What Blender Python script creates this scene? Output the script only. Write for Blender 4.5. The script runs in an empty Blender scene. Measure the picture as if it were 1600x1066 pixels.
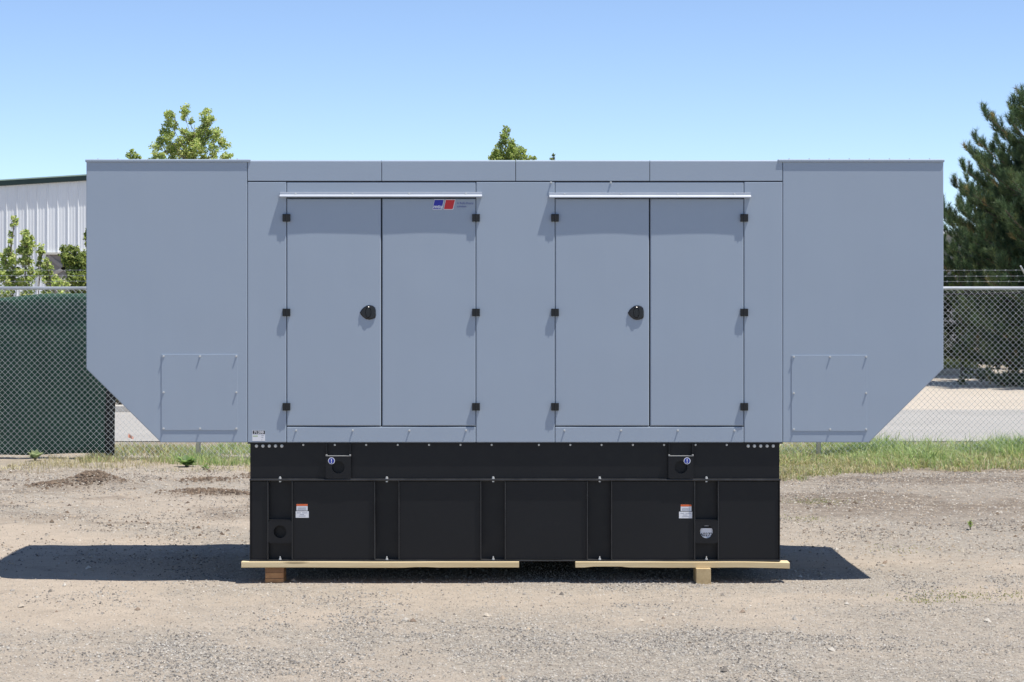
import bpy, bmesh, math, random
import numpy as np
from mathutils import Vector, Matrix

random.seed(7)
RNG = np.random.default_rng(11)
scn = bpy.context.scene
COL = scn.collection

# ------------------------------------------------------------------ camera, sky, sun, exposure
CAM_D, CAM_H, F = 15.0, 1.89, 3450.0          # metres to the front wall, eye height, focal length in photo pixels
cd = bpy.data.cameras.new('camera')
cd.sensor_width = 36.0
cd.lens = 36.0 * F / 1600.0
cd.shift_y = -58.0 / 1600.0
cd.clip_start, cd.clip_end = 0.1, 3000.0
cam = bpy.data.objects.new('camera', cd)
cam.location = (0.0, -CAM_D, CAM_H)
cam.rotation_euler = (math.radians(90), 0, 0)
COL.objects.link(cam)
scn.camera = cam

TO_SUN = Vector((0.312, -0.14, 1.0)).normalized()
world = bpy.data.worlds.new('World')
scn.world = world
world.use_nodes = True
wn = world.node_tree
wn.nodes.clear()
sky = wn.nodes.new('ShaderNodeTexSky')
sky.sky_type = 'NISHITA'
sky.sun_disc = False
sky.sun_elevation = math.asin(TO_SUN.z)
sky.sun_rotation = math.atan2(TO_SUN.x, TO_SUN.y)
sky.altitude = 1600
sky.air_density = 0.72
sky.dust_density = 0.1
sky.ozone_density = 3.5
hs = wn.nodes.new('ShaderNodeHueSaturation')
hs.inputs['Saturation'].default_value = 0.95
hs.inputs['Hue'].default_value = 0.501
bg = wn.nodes.new('ShaderNodeBackground')
bg.inputs['Strength'].default_value = 0.142
wo = wn.nodes.new('ShaderNodeOutputWorld')
wn.links.new(sky.outputs[0], hs.inputs['Color'])
wn.links.new(hs.outputs[0], bg.inputs['Color'])
wn.links.new(bg.outputs[0], wo.inputs['Surface'])

sd = bpy.data.lights.new('sun', 'SUN')
sd.energy = 5.0
sd.angle = math.radians(0.53)
sd.color = (1.0, 0.955, 0.89)
sun = bpy.data.objects.new('sun', sd)
sun.rotation_euler = (-TO_SUN).to_track_quat('-Z', 'Y').to_euler()
COL.objects.link(sun)

scn.view_settings.view_transform = 'Standard'
scn.view_settings.look = 'None'
scn.view_settings.exposure = 0.32
scn.view_settings.gamma = 1.0
scn.view_settings.use_curve_mapping = False
scn.render.engine = 'CYCLES'
scn.cycles.max_bounces = 8
scn.cycles.transparent_max_bounces = 8
scn.cycles.use_denoising = True

# ------------------------------------------------------------------ measuring helpers
def X(px, d=CAM_D):
    return (px - 800.0) * d / F
def Z(py, d=CAM_D):
    return CAM_H - (py - 475.0) * d / F

# ------------------------------------------------------------------ noise (numpy)
_tab = np.random.default_rng(3).random((256, 256))
def vnoise(x, y, s=0):
    x = np.asarray(x, float) + 37.31 * s + 500.0
    y = np.asarray(y, float) + 91.77 * s + 500.0
    xi = np.floor(x).astype(int); yi = np.floor(y).astype(int)
    fx = x - xi; fy = y - yi
    fx = fx * fx * (3 - 2 * fx); fy = fy * fy * (3 - 2 * fy)
    a = _tab[xi & 255, yi & 255]; b = _tab[(xi + 1) & 255, yi & 255]
    c = _tab[xi & 255, (yi + 1) & 255]; d = _tab[(xi + 1) & 255, (yi + 1) & 255]
    return (a * (1 - fx) + b * fx) * (1 - fy) + (c * (1 - fx) + d * fx) * fy
def fbm(x, y, s=0, o=4):
    v = 0; a = 0.5; f = 1.0; t = 0
    for i in range(o):
        v = v + a * vnoise(x * f, y * f, s + i * 5); t += a; a *= 0.5; f *= 2.03
    return v / t
def sstep(a, b, v):
    t = np.clip((np.asarray(v, float) - a) / (b - a), 0, 1)
    return t * t * (3 - 2 * t)

# ------------------------------------------------------------------ materials
def new_mat(name):
    m = bpy.data.materials.new(name)
    m.use_nodes = True
    nt = m.node_tree
    return m, nt, nt.nodes['Principled BSDF']
def N(nt, kind, **kw):
    n = nt.nodes.new(kind)
    for k, v in kw.items():
        if k in n.inputs.keys():
            n.inputs[k].default_value = v
        else:
            setattr(n, k, v)
    return n
def pos(nt):
    return nt.nodes.new('ShaderNodeNewGeometry').outputs['Position']
def mixrgb(nt, fac, a, b, mode='MIX'):
    n = nt.nodes.new('ShaderNodeMix'); n.data_type = 'RGBA'; n.blend_type = mode
    for sock, v in ((n.inputs[0], fac), (n.inputs[6], a), (n.inputs[7], b)):
        if isinstance(v, bpy.types.NodeSocket): nt.links.new(v, sock)
        elif isinstance(v, (int, float)): sock.default_value = v
        else: sock.default_value = (*v, 1.0)
    return n.outputs[2]
def maprange(nt, v, a, b, c=0.0, d=1.0):
    n = nt.nodes.new('ShaderNodeMapRange')
    nt.links.new(v, n.inputs[0])
    for i, q in enumerate((a, b, c, d)): n.inputs[i + 1].default_value = q
    return n.outputs[0]
def bump(nt, bsdf, height, dist=0.002, strength=1.0):
    b = nt.nodes.new('ShaderNodeBump')
    b.inputs['Strength'].default_value = strength
    b.inputs['Distance'].default_value = dist
    nt.links.new(height, b.inputs['Height'])
    nt.links.new(b.outputs[0], bsdf.inputs['Normal'])
def noise(nt, scale, detail=3.0, rough=0.55, vec=None):
    n = N(nt, 'ShaderNodeTexNoise', Scale=scale, Detail=detail, Roughness=rough)
    nt.links.new(vec if vec is not None else pos(nt), n.inputs['Vector'])
    return n.outputs['Fac']
def scaled(nt, sx, sy, sz):
    m = nt.nodes.new('ShaderNodeMapping')
    m.inputs['Scale'].default_value = (sx, sy, sz)
    nt.links.new(pos(nt), m.inputs['Vector'])
    return m.outputs[0]

def paint(name, col, rough=0.5, metal=0.0, var=0.06, nscale=3.0, bdist=0.0, bscale=200.0, spec=0.5):
    m, nt, b = new_mat(name)
    c2 = tuple(c * (1 - var) for c in col); c3 = tuple(min(1, c * (1 + var)) for c in col)
    fac = maprange(nt, noise(nt, nscale, 5), 0.3, 0.7)
    nt.links.new(mixrgb(nt, fac, c2, c3), b.inputs['Base Color'])
    b.inputs['Roughness'].default_value = rough
    nt.links.new(maprange(nt, noise(nt, nscale * 2.3, 4), 0.3, 0.7, rough * 0.88, min(1, rough * 1.12)), b.inputs['Roughness'])
    b.inputs['Metallic'].default_value = metal
    b.inputs['Specular IOR Level'].default_value = spec
    if bdist: bump(nt, b, noise(nt, bscale, 2), bdist)
    return m

M = {}
# grey powder coat: faint dust streaks running down the sheet
def make_panel():
    m, nt, b = new_mat('grey_powder_coat')
    streak = noise(nt, 1.0, 5, 0.6, scaled(nt, 9.0, 9.0, 0.8))
    cloud = noise(nt, 0.9, 4)
    fac = maprange(nt, streak, 0.35, 0.75)
    c = mixrgb(nt, fac, (0.330, 0.392, 0.470), (0.338, 0.400, 0.476))
    c = mixrgb(nt, maprange(nt, cloud, 0.35, 0.7, 0, 0.5), c, (0.338, 0.394, 0.464))
    nt.links.new(c, b.inputs['Base Color'])
    nt.links.new(maprange(nt, cloud, 0.3, 0.7, 0.42, 0.52), b.inputs['Roughness'])
    b.inputs['Specular IOR Level'].default_value = 0.4
    fine = nt.nodes.new('ShaderNodeBump'); fine.inputs['Strength'].default_value = 0.5; fine.inputs['Distance'].default_value = 0.0002
    nt.links.new(noise(nt, 260, 2), fine.inputs['Height'])
    wave = nt.nodes.new('ShaderNodeBump'); wave.inputs['Strength'].default_value = 1.0; wave.inputs['Distance'].default_value = 0.0035
    nt.links.new(noise(nt, 1.7, 1.5, 0.4), wave.inputs['Height'])
    nt.links.new(wave.outputs[0], fine.inputs['Normal']); nt.links.new(fine.outputs[0], b.inputs['Normal'])
    return m
M['panel'] = make_panel()
def make_black():
    m, nt, b = new_mat('black_tank_paint')
    cloud = noise(nt, 1.6, 5)
    c = mixrgb(nt, maprange(nt, cloud, 0.3, 0.7), (0.0040, 0.0044, 0.0060), (0.0058, 0.0062, 0.0080))
    dust = noise(nt, 14, 5, 0.65)
    c = mixrgb(nt, maprange(nt, dust, 0.55, 0.8, 0, 0.25), c, (0.018, 0.017, 0.016))
    nt.links.new(c, b.inputs['Base Color'])
    nt.links.new(maprange(nt, dust, 0.3, 0.7, 0.36, 0.5), b.inputs['Roughness'])
    b.inputs['Specular IOR Level'].default_value = 0.36
    return m
M['black'] = make_black()
M['lit_black'] = paint('edge_lit_black_paint', (0.024, 0.024, 0.025), 0.42, var=0.5, nscale=9)  # black lifted in tone to paint lit edge lines on stiffeners and flanges
M['void'] = paint('dark_interior', (0.006, 0.006, 0.007), 0.8, spec=0.2)
M['hinge'] = paint('black_hinge_plastic', (0.012, 0.013, 0.014), 0.5, spec=0.4)
M['latch'] = paint('black_latch_plastic', (0.010, 0.010, 0.012), 0.28)
M['bolt'] = paint('zinc_bolt', (0.62, 0.62, 0.60), 0.4, metal=0.45)
M['rail'] = paint('mill_aluminium', (0.42, 0.45, 0.50), 0.42, metal=0.1)
M['shelf'] = paint('lit_steel_edge', (0.30, 0.30, 0.29), 0.5)  # pale grey paints the lit line along the lifting shelf; weld beads share it
M['white'] = paint('white_label', (0.74, 0.75, 0.78), 0.5, var=0.03)
M['ink'] = paint('black_ink', (0.012, 0.012, 0.016), 0.5)
M['greyink'] = paint('grey_ink', (0.32, 0.33, 0.37), 0.5)
M['limeink'] = paint('green_ink', (0.35, 0.48, 0.12), 0.5)
M['orange'] = paint('orange_label', (0.70, 0.13, 0.03), 0.5)
M['blue'] = paint('blue_label', (0.022, 0.026, 0.36), 0.45)
M['signblue'] = paint('sign_blue', (0.015, 0.035, 0.30), 0.45)
M['red'] = paint('red_label', (0.60, 0.022, 0.026), 0.45)
M['navytext'] = paint('navy_ink', (0.10, 0.12, 0.34), 0.5)
M['galv'] = paint('galvanised_pipe', (0.62, 0.64, 0.65), 0.38, metal=0.4, var=0.12, nscale=6)
M['wire'] = paint('galvanised_wire', (0.74, 0.77, 0.76), 0.5, metal=0.15, var=0.1, nscale=4)
M['strand'] = paint('weathered_barbed_wire', (0.50, 0.51, 0.50), 0.5, metal=0.2)
M['cable'] = paint('black_cable', (0.012, 0.015, 0.018), 0.6)

def make_wood(name, c1, c2, axis):
    m, nt, b = new_mat(name)
    s = {'x': (1.2, 22, 22), 'y': (22, 1.2, 22)}[axis]
    g = noise(nt, 1.0, 6, 0.65, scaled(nt, *s))
    c = mixrgb(nt, maprange(nt, g, 0.3, 0.7), c1, c2)
    kn = N(nt, 'ShaderNodeTexVoronoi', Scale=1.0)
    nt.links.new(scaled(nt, *{'x': (1.6, 9, 9), 'y': (9, 1.6, 9)}[axis]), kn.inputs['Vector'])
    k = maprange(nt, kn.outputs['Distance'], 0.10, 0.17, 0.75, 0.0)
    c = mixrgb(nt, k, c, tuple(v * 0.4 for v in c1))
    nt.links.new(c, b.inputs['Base Color'])
    b.inputs['Roughness'].default_value = 0.7
    bump(nt, b, g, 0.002, 0.6)
    return m
M['pine'] = make_wood('pale_pine_lumber', (0.58, 0.44, 0.23), (0.76, 0.62, 0.38), 'x')
M['block'] = make_wood('weathered_timber', (0.42, 0.30, 0.15), (0.60, 0.46, 0.25), 'y')
M['block_red'] = make_wood('reddish_timber', (0.36, 0.17, 0.07), (0.52, 0.28, 0.12), 'y')
M['block_dark'] = make_wood('brown_timber', (0.17, 0.085, 0.04), (0.28, 0.15, 0.07), 'y')

def leafmat(name, trans=0.35, rough=0.55):
    m, nt, b = new_mat(name)
    at = nt.nodes.new('ShaderNodeAttribute'); at.attribute_name = 'tint'
    nt.links.new(at.outputs['Color'], b.inputs['Base Color'])
    b.inputs['Roughness'].default_value = rough
    b.inputs['Specular IOR Level'].default_value = 0.35
    tr = nt.nodes.new('ShaderNodeBsdfTranslucent')
    nt.links.new(at.outputs['Color'], tr.inputs['Color'])
    mx = nt.nodes.new('ShaderNodeMixShader'); mx.inputs[0].default_value = trans
    nt.links.new(b.outputs[0], mx.inputs[1]); nt.links.new(tr.outputs[0], mx.inputs[2])
    nt.links.new(mx.outputs[0], nt.nodes['Material Output'].inputs['Surface'])
    return m
M['leaf'] = leafmat('broad_leaf', 0.5)
M['needle'] = leafmat('pine_needle', 0.3, 0.5)
M['grass'] = leafmat('grass_blade', 0.45, 0.6)
M['stone'] = leafmat('gravel_stone', 0.0, 0.9)
M['bark'] = paint('bark', (0.16, 0.13, 0.10), 0.9, var=0.3, nscale=12, bdist=0.01, bscale=30)
M['pinebark'] = paint('pine_bark', (0.10, 0.075, 0.06), 0.9, var=0.3, nscale=12, bdist=0.01, bscale=30)

# ------------------------------------------------------------------ object helpers
LOC = {}
def link(name, data, parent=None, loc=None):
    """data in world coordinates unless loc is given; parts keep their place under a moved parent."""
    o = bpy.data.objects.new(name, data)
    COL.objects.link(o)
    w = Vector(loc) if loc is not None else Vector((0, 0, 0))
    LOC[o.name] = w
    if parent is not None:
        o.parent = parent
        o.location = w - LOC[parent.name]
    else:
        o.location = w
    return o
def thing(name, label, cat, loc, group=None):
    o = link(name, None, None, loc)
    return tag(o, label, cat, group)
def tag(o, label=None, cat=None, group=None, kind=None):
    if label: o['label'] = label
    if cat: o['category'] = cat
    if group: o['group'] = group
    if kind: o['kind'] = kind
    return o
def mesh_np(name, verts, faces, mat, smooth=False, tint=None):
    """verts (n,3); faces (m,k) all of one size; tint (n,3) vertex colours."""
    me = bpy.data.meshes.new(name)
    verts = np.asarray(verts, np.float32); faces = np.asarray(faces, np.int32)
    k = faces.shape[1]
    me.vertices.add(len(verts)); me.vertices.foreach_set('co', verts.ravel())
    me.loops.add(faces.size); me.loops.foreach_set('vertex_index', faces.ravel())
    me.polygons.add(len(faces))
    me.polygons.foreach_set('loop_start', np.arange(0, faces.size, k, dtype=np.int32))
    me.polygons.foreach_set('loop_total', np.full(len(faces), k, np.int32))
    me.update(calc_edges=True)
    me.polygons.foreach_set('use_smooth', np.full(len(faces), smooth))
    if tint is not None:
        a = me.color_attributes.new('tint', 'FLOAT_COLOR', 'POINT')
        c = np.ones((len(verts), 4), np.float32); c[:, :3] = tint
        a.data.foreach_set('color', c.ravel())
    me.materials.append(M[mat] if isinstance(mat, str) else mat)
    return me
def bm_mesh(name, bm, mat, smooth=False):
    bmesh.ops.recalc_face_normals(bm, faces=bm.faces)
    me = bpy.data.meshes.new(name)
    bm.to_mesh(me); bm.free()
    if smooth:
        for p in me.polygons: p.use_smooth = True
    for m in (mat if isinstance(mat, (list, tuple)) else [mat]):
        me.materials.append(M[m])
    return me
def add_box(bm, x0, x1, y0, y1, z0, z1, mi=0, rot=0.0):
    vs = [bm.verts.new((x, y, z)) for z in (z0, z1) for y in (y0, y1) for x in (x0, x1)]
    for f in ((0, 2, 3, 1), (4, 5, 7, 6), (0, 1, 5, 4), (2, 6, 7, 3), (0, 4, 6, 2), (1, 3, 7, 5)):
        bm.faces.new([vs[i] for i in f]).material_index = mi
    return vs
def add_prism(bm, pts, y0, y1, mi=0):
    """outline pts in (x, z), pushed from y0 to y1"""
    a = [bm.verts.new((x, y0, z)) for x, z in pts]
    b = [bm.verts.new((x, y1, z)) for x, z in pts]
    n = len(pts)
    bm.faces.new(a).material_index = mi
    bm.faces.new(b[::-1]).material_index = mi
    for i in range(n):
        bm.faces.new((a[i], b[i], b[(i + 1) % n], a[(i + 1) % n])).material_index = mi
def bevel_all(bm, w, seg=2):
    if w > 0:
        bmesh.ops.bevel(bm, geom=list(bm.edges), offset=w, segments=seg, affect='EDGES', profile=0.6, clamp_overlap=True)
def box(name, x0, x1, y0, y1, z0, z1, mat, parent=None, bev=0.0):
    bm = bmesh.new(); add_box(bm, x0, x1, y0, y1, z0, z1); bevel_all(bm, bev)
    return link(name, bm_mesh(name, bm, mat), parent)
def pbox(name, px0, px1, py0, py1, y0, y1, mat, parent=None, bev=0.0):
    """a box given by its outline on the front wall, in photo pixels"""
    return box(name, X(px0), X(px1), y0, y1, Z(py1), Z(py0), mat, parent, bev)
def add_cyl(bm, p0, p1, r0, r1=None, n=12, caps=True, mi=0):
    p0 = Vector(p0); p1 = Vector(p1); r1 = r0 if r1 is None else r1
    d = (p1 - p0).normalized()
    u = d.orthogonal().normalized(); v = d.cross(u)
    A = []; B = []
    for i in range(n):
        t = 2 * math.pi * i / n
        w = u * math.cos(t) + v * math.sin(t)
        A.append(bm.verts.new(p0 + w * r0)); B.append(bm.verts.new(p1 + w * r1))
    for i in range(n):
        bm.faces.new((A[i], A[(i + 1) % n], B[(i + 1) % n], B[i])).material_index = mi
    if caps:
        bm.faces.new(A[::-1]).material_index = mi
        bm.faces.new(B).material_index = mi
def add_tube(bm, pts, radii, n=6, mi=0):
    pts = [Vector(p) for p in pts]
    if not hasattr(radii, '__len__'): radii = [radii] * len(pts)
    rings = []
    u = None
    for i, p in enumerate(pts):
        d = (pts[min(i + 1, len(pts) - 1)] - pts[max(i - 1, 0)])
        d = d.normalized() if d.length > 1e-9 else Vector((0, 0, 1))
        if u is None: u = d.orthogonal().normalized()
        u = (u - d * u.dot(d)); u = u.normalized() if u.length > 1e-6 else d.orthogonal().normalized()
        v = d.cross(u)
        rings.append([bm.verts.new(p + (u * math.cos(2 * math.pi * k / n) + v * math.sin(2 * math.pi * k / n)) * radii[i]) for k in range(n)])
    for a, b in zip(rings[:-1], rings[1:]):
        for k in range(n):
            bm.faces.new((a[k], a[(k + 1) % n], b[(k + 1) % n], b[k])).material_index = mi
    bm.faces.new(rings[0][::-1]).material_index = mi
    bm.faces.new(rings[-1]).material_index = mi
def text_mesh(name, body, size, mat, shear=0.0, bold=0.0, align='LEFT'):
    cu = bpy.data.curves.new(name, 'FONT')
    cu.body = body; cu.size = size; cu.shear = shear; cu.offset = bold; cu.align_x = align
    cu.extrude = 0.0
    o = bpy.data.objects.new(name + '_source', cu); COL.objects.link(o)
    dg = bpy.context.evaluated_depsgraph_get()
    me = bpy.data.meshes.new_from_object(o.evaluated_get(dg))
    bpy.data.objects.remove(o); bpy.data.curves.remove(cu)
    me.transform(Matrix.Rotation(math.radians(90), 4, 'X'))
    me.name = name
    me.materials.clear(); me.materials.append(M[mat])
    return me

# ------------------------------------------------------------------ ground
FENCE_Y = 12.0
MOUNDS = [(-4.35, 8.0, 0.36, 0.45, 0.115), (-4.75, 7.75, 0.28, 0.3, 0.03), (-3.10, 7.05, 0.34, 0.35, 0.035), (-2.75, 6.75, 0.25, 0.16, 0.045),
          (-3.25, 8.5, 0.35, 0.25, 0.03), (-2.15, 8.2, 0.3, 0.4, 0.07), (-2.7, 9.2, 0.3, 0.3, 0.03), (-5.6, 8.4, 0.25, 0.15, 0.03), (-3.4, 4.1, 0.35, 0.06, 0.02)]
def mound_mask(x, y):
    v = 0
    for (mx, my, rx, ry, h) in MOUNDS:
        r2 = ((x - mx) / rx) ** 2 + ((y - my) / ry) ** 2
        v = np.maximum(v, np.exp(-r2 * 1.1) * min(1, h / 0.06 + 0.35))
    return v
def gh(x, y):
    x = np.asarray(x, float); y = np.asarray(y, float)
    h = 0.050 * (fbm(x * 0.45, y * 0.45, 1) - 0.5) + 0.032 * (fbm(x * 2.2, y * 1.8, 2) - 0.5) + 0.014 * (fbm(x * 9, y * 9, 4, 2) - 0.5)
    under = (1 - sstep(3.0, 4.2, np.abs(x))) * (1 - sstep(1.9, 3.0, y)) * sstep(-1.2, -0.25, y)
    h = h * (1 - 0.75 * under) - 0.004 * under
    for (mx, my, rx, ry, hh) in MOUNDS:
        r2 = ((x - mx) / rx) ** 2 + ((y - my) / ry) ** 2
        m = np.exp(-r2 * 1.4)
        h = h + hh * m * (0.55 + 0.9 * fbm(x * 5, y * 5, 6, 3))
    far = 1 - sstep(14.2, 15.0, y)
    edge = 1 - sstep(8.0, 14.0, np.abs(x)) * 0.8
    return h * far * edge
def gravel_mask(x, y):
    g = sstep(0.40, 0.66, fbm(x * 0.55, y * 0.45, 9, 4))
    front = sstep(-1.6, -2.6, y + 0.5 * (vnoise(x * 0.6, y * 0.4, 12) - 0.5))
    g = np.maximum(g * 0.8, front * (0.45 + 0.55 * sstep(0.35, 0.55, fbm(x * 1.1, y * 0.9, 15, 3))))
    right = sstep(1.0, 3.5, x) * sstep(0.8, 2.2, y)
    g = np.maximum(g, right * 0.95)
    left = sstep(-1.0, -3.5, x) * sstep(3.6, 5.2, y)
    g = np.maximum(g, left * (0.35 + 0.6 * sstep(0.4, 0.6, fbm(x * 0.8, y * 1.0, 18, 4))))
    g = np.maximum(g, sstep(1.2, 2.2, x) * sstep(-0.6, -1.4, y) * 0.75)
    g = g * (1 - 0.7 * np.exp(-((y + 0.9) / 0.5) ** 2) * sstep(2.0, 0.5, x))
    return np.clip(g, 0, 1)

gx = np.concatenate([[-900, -400, -150, -60, -30, -20, -14, -11], np.linspace(-9, 9, 361), [11, 14, 20, 30, 60, 150, 400, 900]])
gy = np.concatenate([[-120, -60, -30, -15, -10, -7], np.linspace(-5, 13, 401), [13.5, 14, 14.5, 15, 16, 20, 30, 60, 150, 500, 2200]])
GX, GY = np.meshgrid(gx, gy)
GZ = gh(GX, GY)
nv, nu = GX.shape
idx = np.arange(nv * nu).reshape(nv, nu)
quads = np.stack([idx[:-1, :-1], idx[:-1, 1:], idx[1:, 1:], idx[1:, :-1]], -1).reshape(-1, 4)

def make_ground():
    m, nt, b = new_mat('dirt_and_gravel')
    at = nt.nodes.new('ShaderNodeAttribute'); at.attribute_name = 'zone'
    sp = nt.nodes.new('ShaderNodeSeparateColor'); nt.links.new(at.outputs['Color'], sp.inputs[0])
    n1 = noise(nt, 0.8, 6, 0.6); n2 = noise(nt, 7.0, 6, 0.65); n3 = noise(nt, 55, 4, 0.7); n4 = noise(nt, 170, 3, 0.6)
    dirt = mixrgb(nt, maprange(nt, n1, 0.3, 0.7), (0.440, 0.368, 0.288), (0.490, 0.415, 0.332))
    dirt = mixrgb(nt, maprange(nt, n2, 0.40, 0.75, 0, 0.6), dirt, (0.35, 0.295, 0.235))
    dirt = mixrgb(nt, maprange(nt, n3, 0.58, 0.76, 0, 0.65), dirt, (0.20, 0.17, 0.14))
    nm = noise(nt, 2.6, 7, 0.7)
    dirt = mixrgb(nt, maprange(nt, nm, 0.52, 0.68, 0, 0.55), dirt, (0.30, 0.252, 0.20))
    # crushed stone: cells with a colour each
    vo = N(nt, 'ShaderNodeTexVoronoi', Scale=62.0); nt.links.new(pos(nt), vo.inputs['Vector'])
    sv = nt.nodes.new('ShaderNodeSeparateColor'); nt.links.new(vo.outputs['Color'], sv.inputs[0])
    cr = nt.nodes.new('ShaderNodeValToRGB'); nt.links.new(sv.outputs[0], cr.inputs[0])
    e = cr.color_ramp.elements
    e[0].position = 0.0; e[0].color = (0.15, 0.135, 0.12, 1)
    e[1].position = 1.0; e[1].color = (0.46, 0.43, 0.375, 1)
    for p, c in ((0.22, (0.24, 0.217, 0.185, 1)), (0.55, (0.325, 0.298, 0.255, 1)), (0.85, (0.395, 0.363, 0.312, 1))):
        q = e.new(p); q.color = c
    grav = mixrgb(nt, maprange(nt, n4, 0.3, 0.7, 0, 0.5), cr.outputs[0], (0.33, 0.29, 0.238))
    mg = nt.nodes.new('ShaderNodeMath'); mg.operation = 'MULTIPLY'
    nt.links.new(sp.outputs[0], mg.inputs[0]); nt.links.new(maprange(nt, n2, 0.3, 0.6, 0.45, 1.0), mg.inputs[1])
    c = mixrgb(nt, mg.outputs[0], dirt, grav)
    soil = mixrgb(nt, maprange(nt, n3, 0.3, 0.7), (0.10, 0.073, 0.052), (0.19, 0.145, 0.105))
    ms = nt.nodes.new('ShaderNodeMath'); ms.operation = 'MULTIPLY'
    nt.links.new(sp.outputs[1], ms.inputs[0]); nt.links.new(maprange(nt, n2, 0.3, 0.55, 0.35, 1.0), ms.inputs[1])
    c = mixrgb(nt, ms.outputs[0], c, soil)
    dry = mixrgb(nt, maprange(nt, n2, 0.35, 0.65), (0.40, 0.335, 0.245), (0.28, 0.235, 0.165))
    c = mixrgb(nt, sp.outputs[2], c, dry)
    nt.links.new(c, b.inputs['Base Color'])
    b.inputs['Roughness'].default_value = 0.95
    b.inputs['Specular IOR Level'].default_value = 0.15
    ad = nt.nodes.new('ShaderNodeMath'); ad.operation = 'MULTIPLY_ADD'
    nt.links.new(vo.outputs['Distance'], ad.inputs[0]); ad.inputs[1].default_value = -0.6; nt.links.new(n3, ad.inputs[2])
    bump(nt, b, ad.outputs[0], 0.018, 0.9)
    return m
M['ground'] = make_ground()
gme = mesh_np('ground', np.stack([GX.ravel(), GY.ravel(), GZ.ravel()], -1), quads, 'ground', True)
za = gme.color_attributes.new('zone', 'FLOAT_COLOR', 'POINT')
zc = np.ones((nv * nu, 4), np.float32)
zc[:, 0] = gravel_mask(GX, GY).ravel()
soilpatch = sstep(0.52, 0.70, fbm(GX * 1.1, GY * 1.5, 21, 5)) * sstep(2.5, 5.5, GY) * 0.5
soilpatch = np.maximum(soilpatch, sstep(1.5, 3.0, GX) * sstep(3.0, 6.0, GY) * (0.25 + 0.5 * sstep(0.40, 0.60, fbm(GX * 0.6, GY * 1.2, 23, 5))))
zc[:, 1] = np.clip(np.maximum(mound_mask(GX, GY), soilpatch), 0, 1).ravel()
dryb = sstep(9.0, 11.0, GY + 1.6 * (fbm(GX * 0.7, GY * 0.7, 30, 3) - 0.5)) * (0.35 + 0.55 * sstep(0.5, 3.0, GX))
zc[:, 2] = np.clip(dryb * (1 - sstep(15.5, 17, GY) * 0.3), 0, 0.9).ravel()
za.data.foreach_set('color', zc.ravel())
tag(link('ground', gme), kind='structure')

# road, verge, kerb behind the fence
def make_asphalt(name, c1, c2):
    m, nt, b = new_mat(name)
    n1 = noise(nt, 0.5, 5); n2 = noise(nt, 40, 3, 0.7)
    c = mixrgb(nt, maprange(nt, n1, 0.3, 0.7), c1, c2)
    c = mixrgb(nt, maprange(nt, n2, 0.5, 0.75, 0, 0.5), c, tuple(v * 0.6 for v in c1))
    nt.links.new(c, b.inputs['Base Color'])
    b.inputs['Roughness'].default_value = 0.9
    bump(nt, b, n2, 0.004, 0.7)
    return m
M['asphalt'] = make_asphalt('sun_bleached_asphalt', (0.315, 0.30, 0.275), (0.375, 0.355, 0.325))
M['apron'] = make_asphalt('pale_packed_dirt', (0.42, 0.365, 0.295), (0.49, 0.425, 0.345))
M['kerbc'] = paint('kerb_concrete', (0.48, 0.45, 0.40), 0.9, var=0.12, nscale=3)
def sheet(name, x0, x1, y0, y1, z, mat):
    me = mesh_np(name, [(x0, y0, z), (x1, y0, z), (x1, y1, z), (x0, y1, z)], [(0, 1, 2, 3)], mat)
    return tag(link(name, me), kind='structure')
sheet('road', -300, 300, 15.2, 24.2, 0.012, 'asphalt')
sheet('gravel_verge', 2.5, 300, 24.2, 48.0, 0.008, 'apron')
kb = box('kerb', -60, -3.2, 23.3, 23.55, 0.0, 0.13, 'kerbc', None, 0.02); tag(kb, kind='structure')

# loose stones: a mass nobody could count
def stones(n, xr, yr, size, keep, seed, cols, name, label):
    r = np.random.default_rng(seed)
    x = r.uniform(*xr, n); y = r.uniform(*yr, n)
    # visible wedge of the yard only, plus a margin for a step to the side
    ok = (np.abs(x) < 0.30 * (y + CAM_D) + 0.6) & (r.random(n) < keep(x, y))
    x = x[ok]; y = y[ok]; n = len(x)
    s = size[0] * (size[1] / size[0]) ** (r.random(n) ** 2.2)
    base = np.array([(1, 0, 0), (0.3, 0.95, 0), (-0.8, 0.6, 0), (-0.8, -0.6, 0), (0.3, -0.95, 0), (0.05, 0.1, 0.8), (-0.05, -0.1, -0.5)], float)
    fc = np.array([(0, 1, 5), (1, 2, 5), (2, 3, 5), (3, 4, 5), (4, 0, 5)])
    V = base[None, :6] * (1 + 0.45 * (r.random((n, 6, 3)) - 0.5))
    a = r.uniform(0, 2 * np.pi, n); ca, sa = np.cos(a), np.sin(a)
    el = r.uniform(0.6, 1.3, n)
    vx = V[..., 0] * ca[:, None] - V[..., 1] * sa[:, None] * el[:, None]
    vy = V[..., 0] * sa[:, None] + V[..., 1] * ca[:, None] * el[:, None]
    tilt = (r.random((n, 1)) - 0.5) * 0.8
    vz = V[..., 2] + vx * tilt
    P = np.stack([vx, vy, vz], -1) * (s * 0.5)[:, None, None]
    P[..., 0] += x[:, None]; P[..., 1] += y[:, None]; P[..., 2] += (gh(x, y) + s * 0.05)[:, None]
    Fc = fc[None] + (np.arange(n) * 6)[:, None, None]
    cols = np.array(cols, float) * np.array([1.0, 0.98, 0.94])
    ci = r.integers(0, len(cols), n)
    t = cols[ci] * r.uniform(0.75, 1.2, (n, 1))
    me = mesh_np(name, P.reshape(-1, 3), Fc.reshape(-1, 3), 'stone', False, np.repeat(t, 6, 0))
    return tag(link(name, me), label, 'gravel', kind='stuff')
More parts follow.
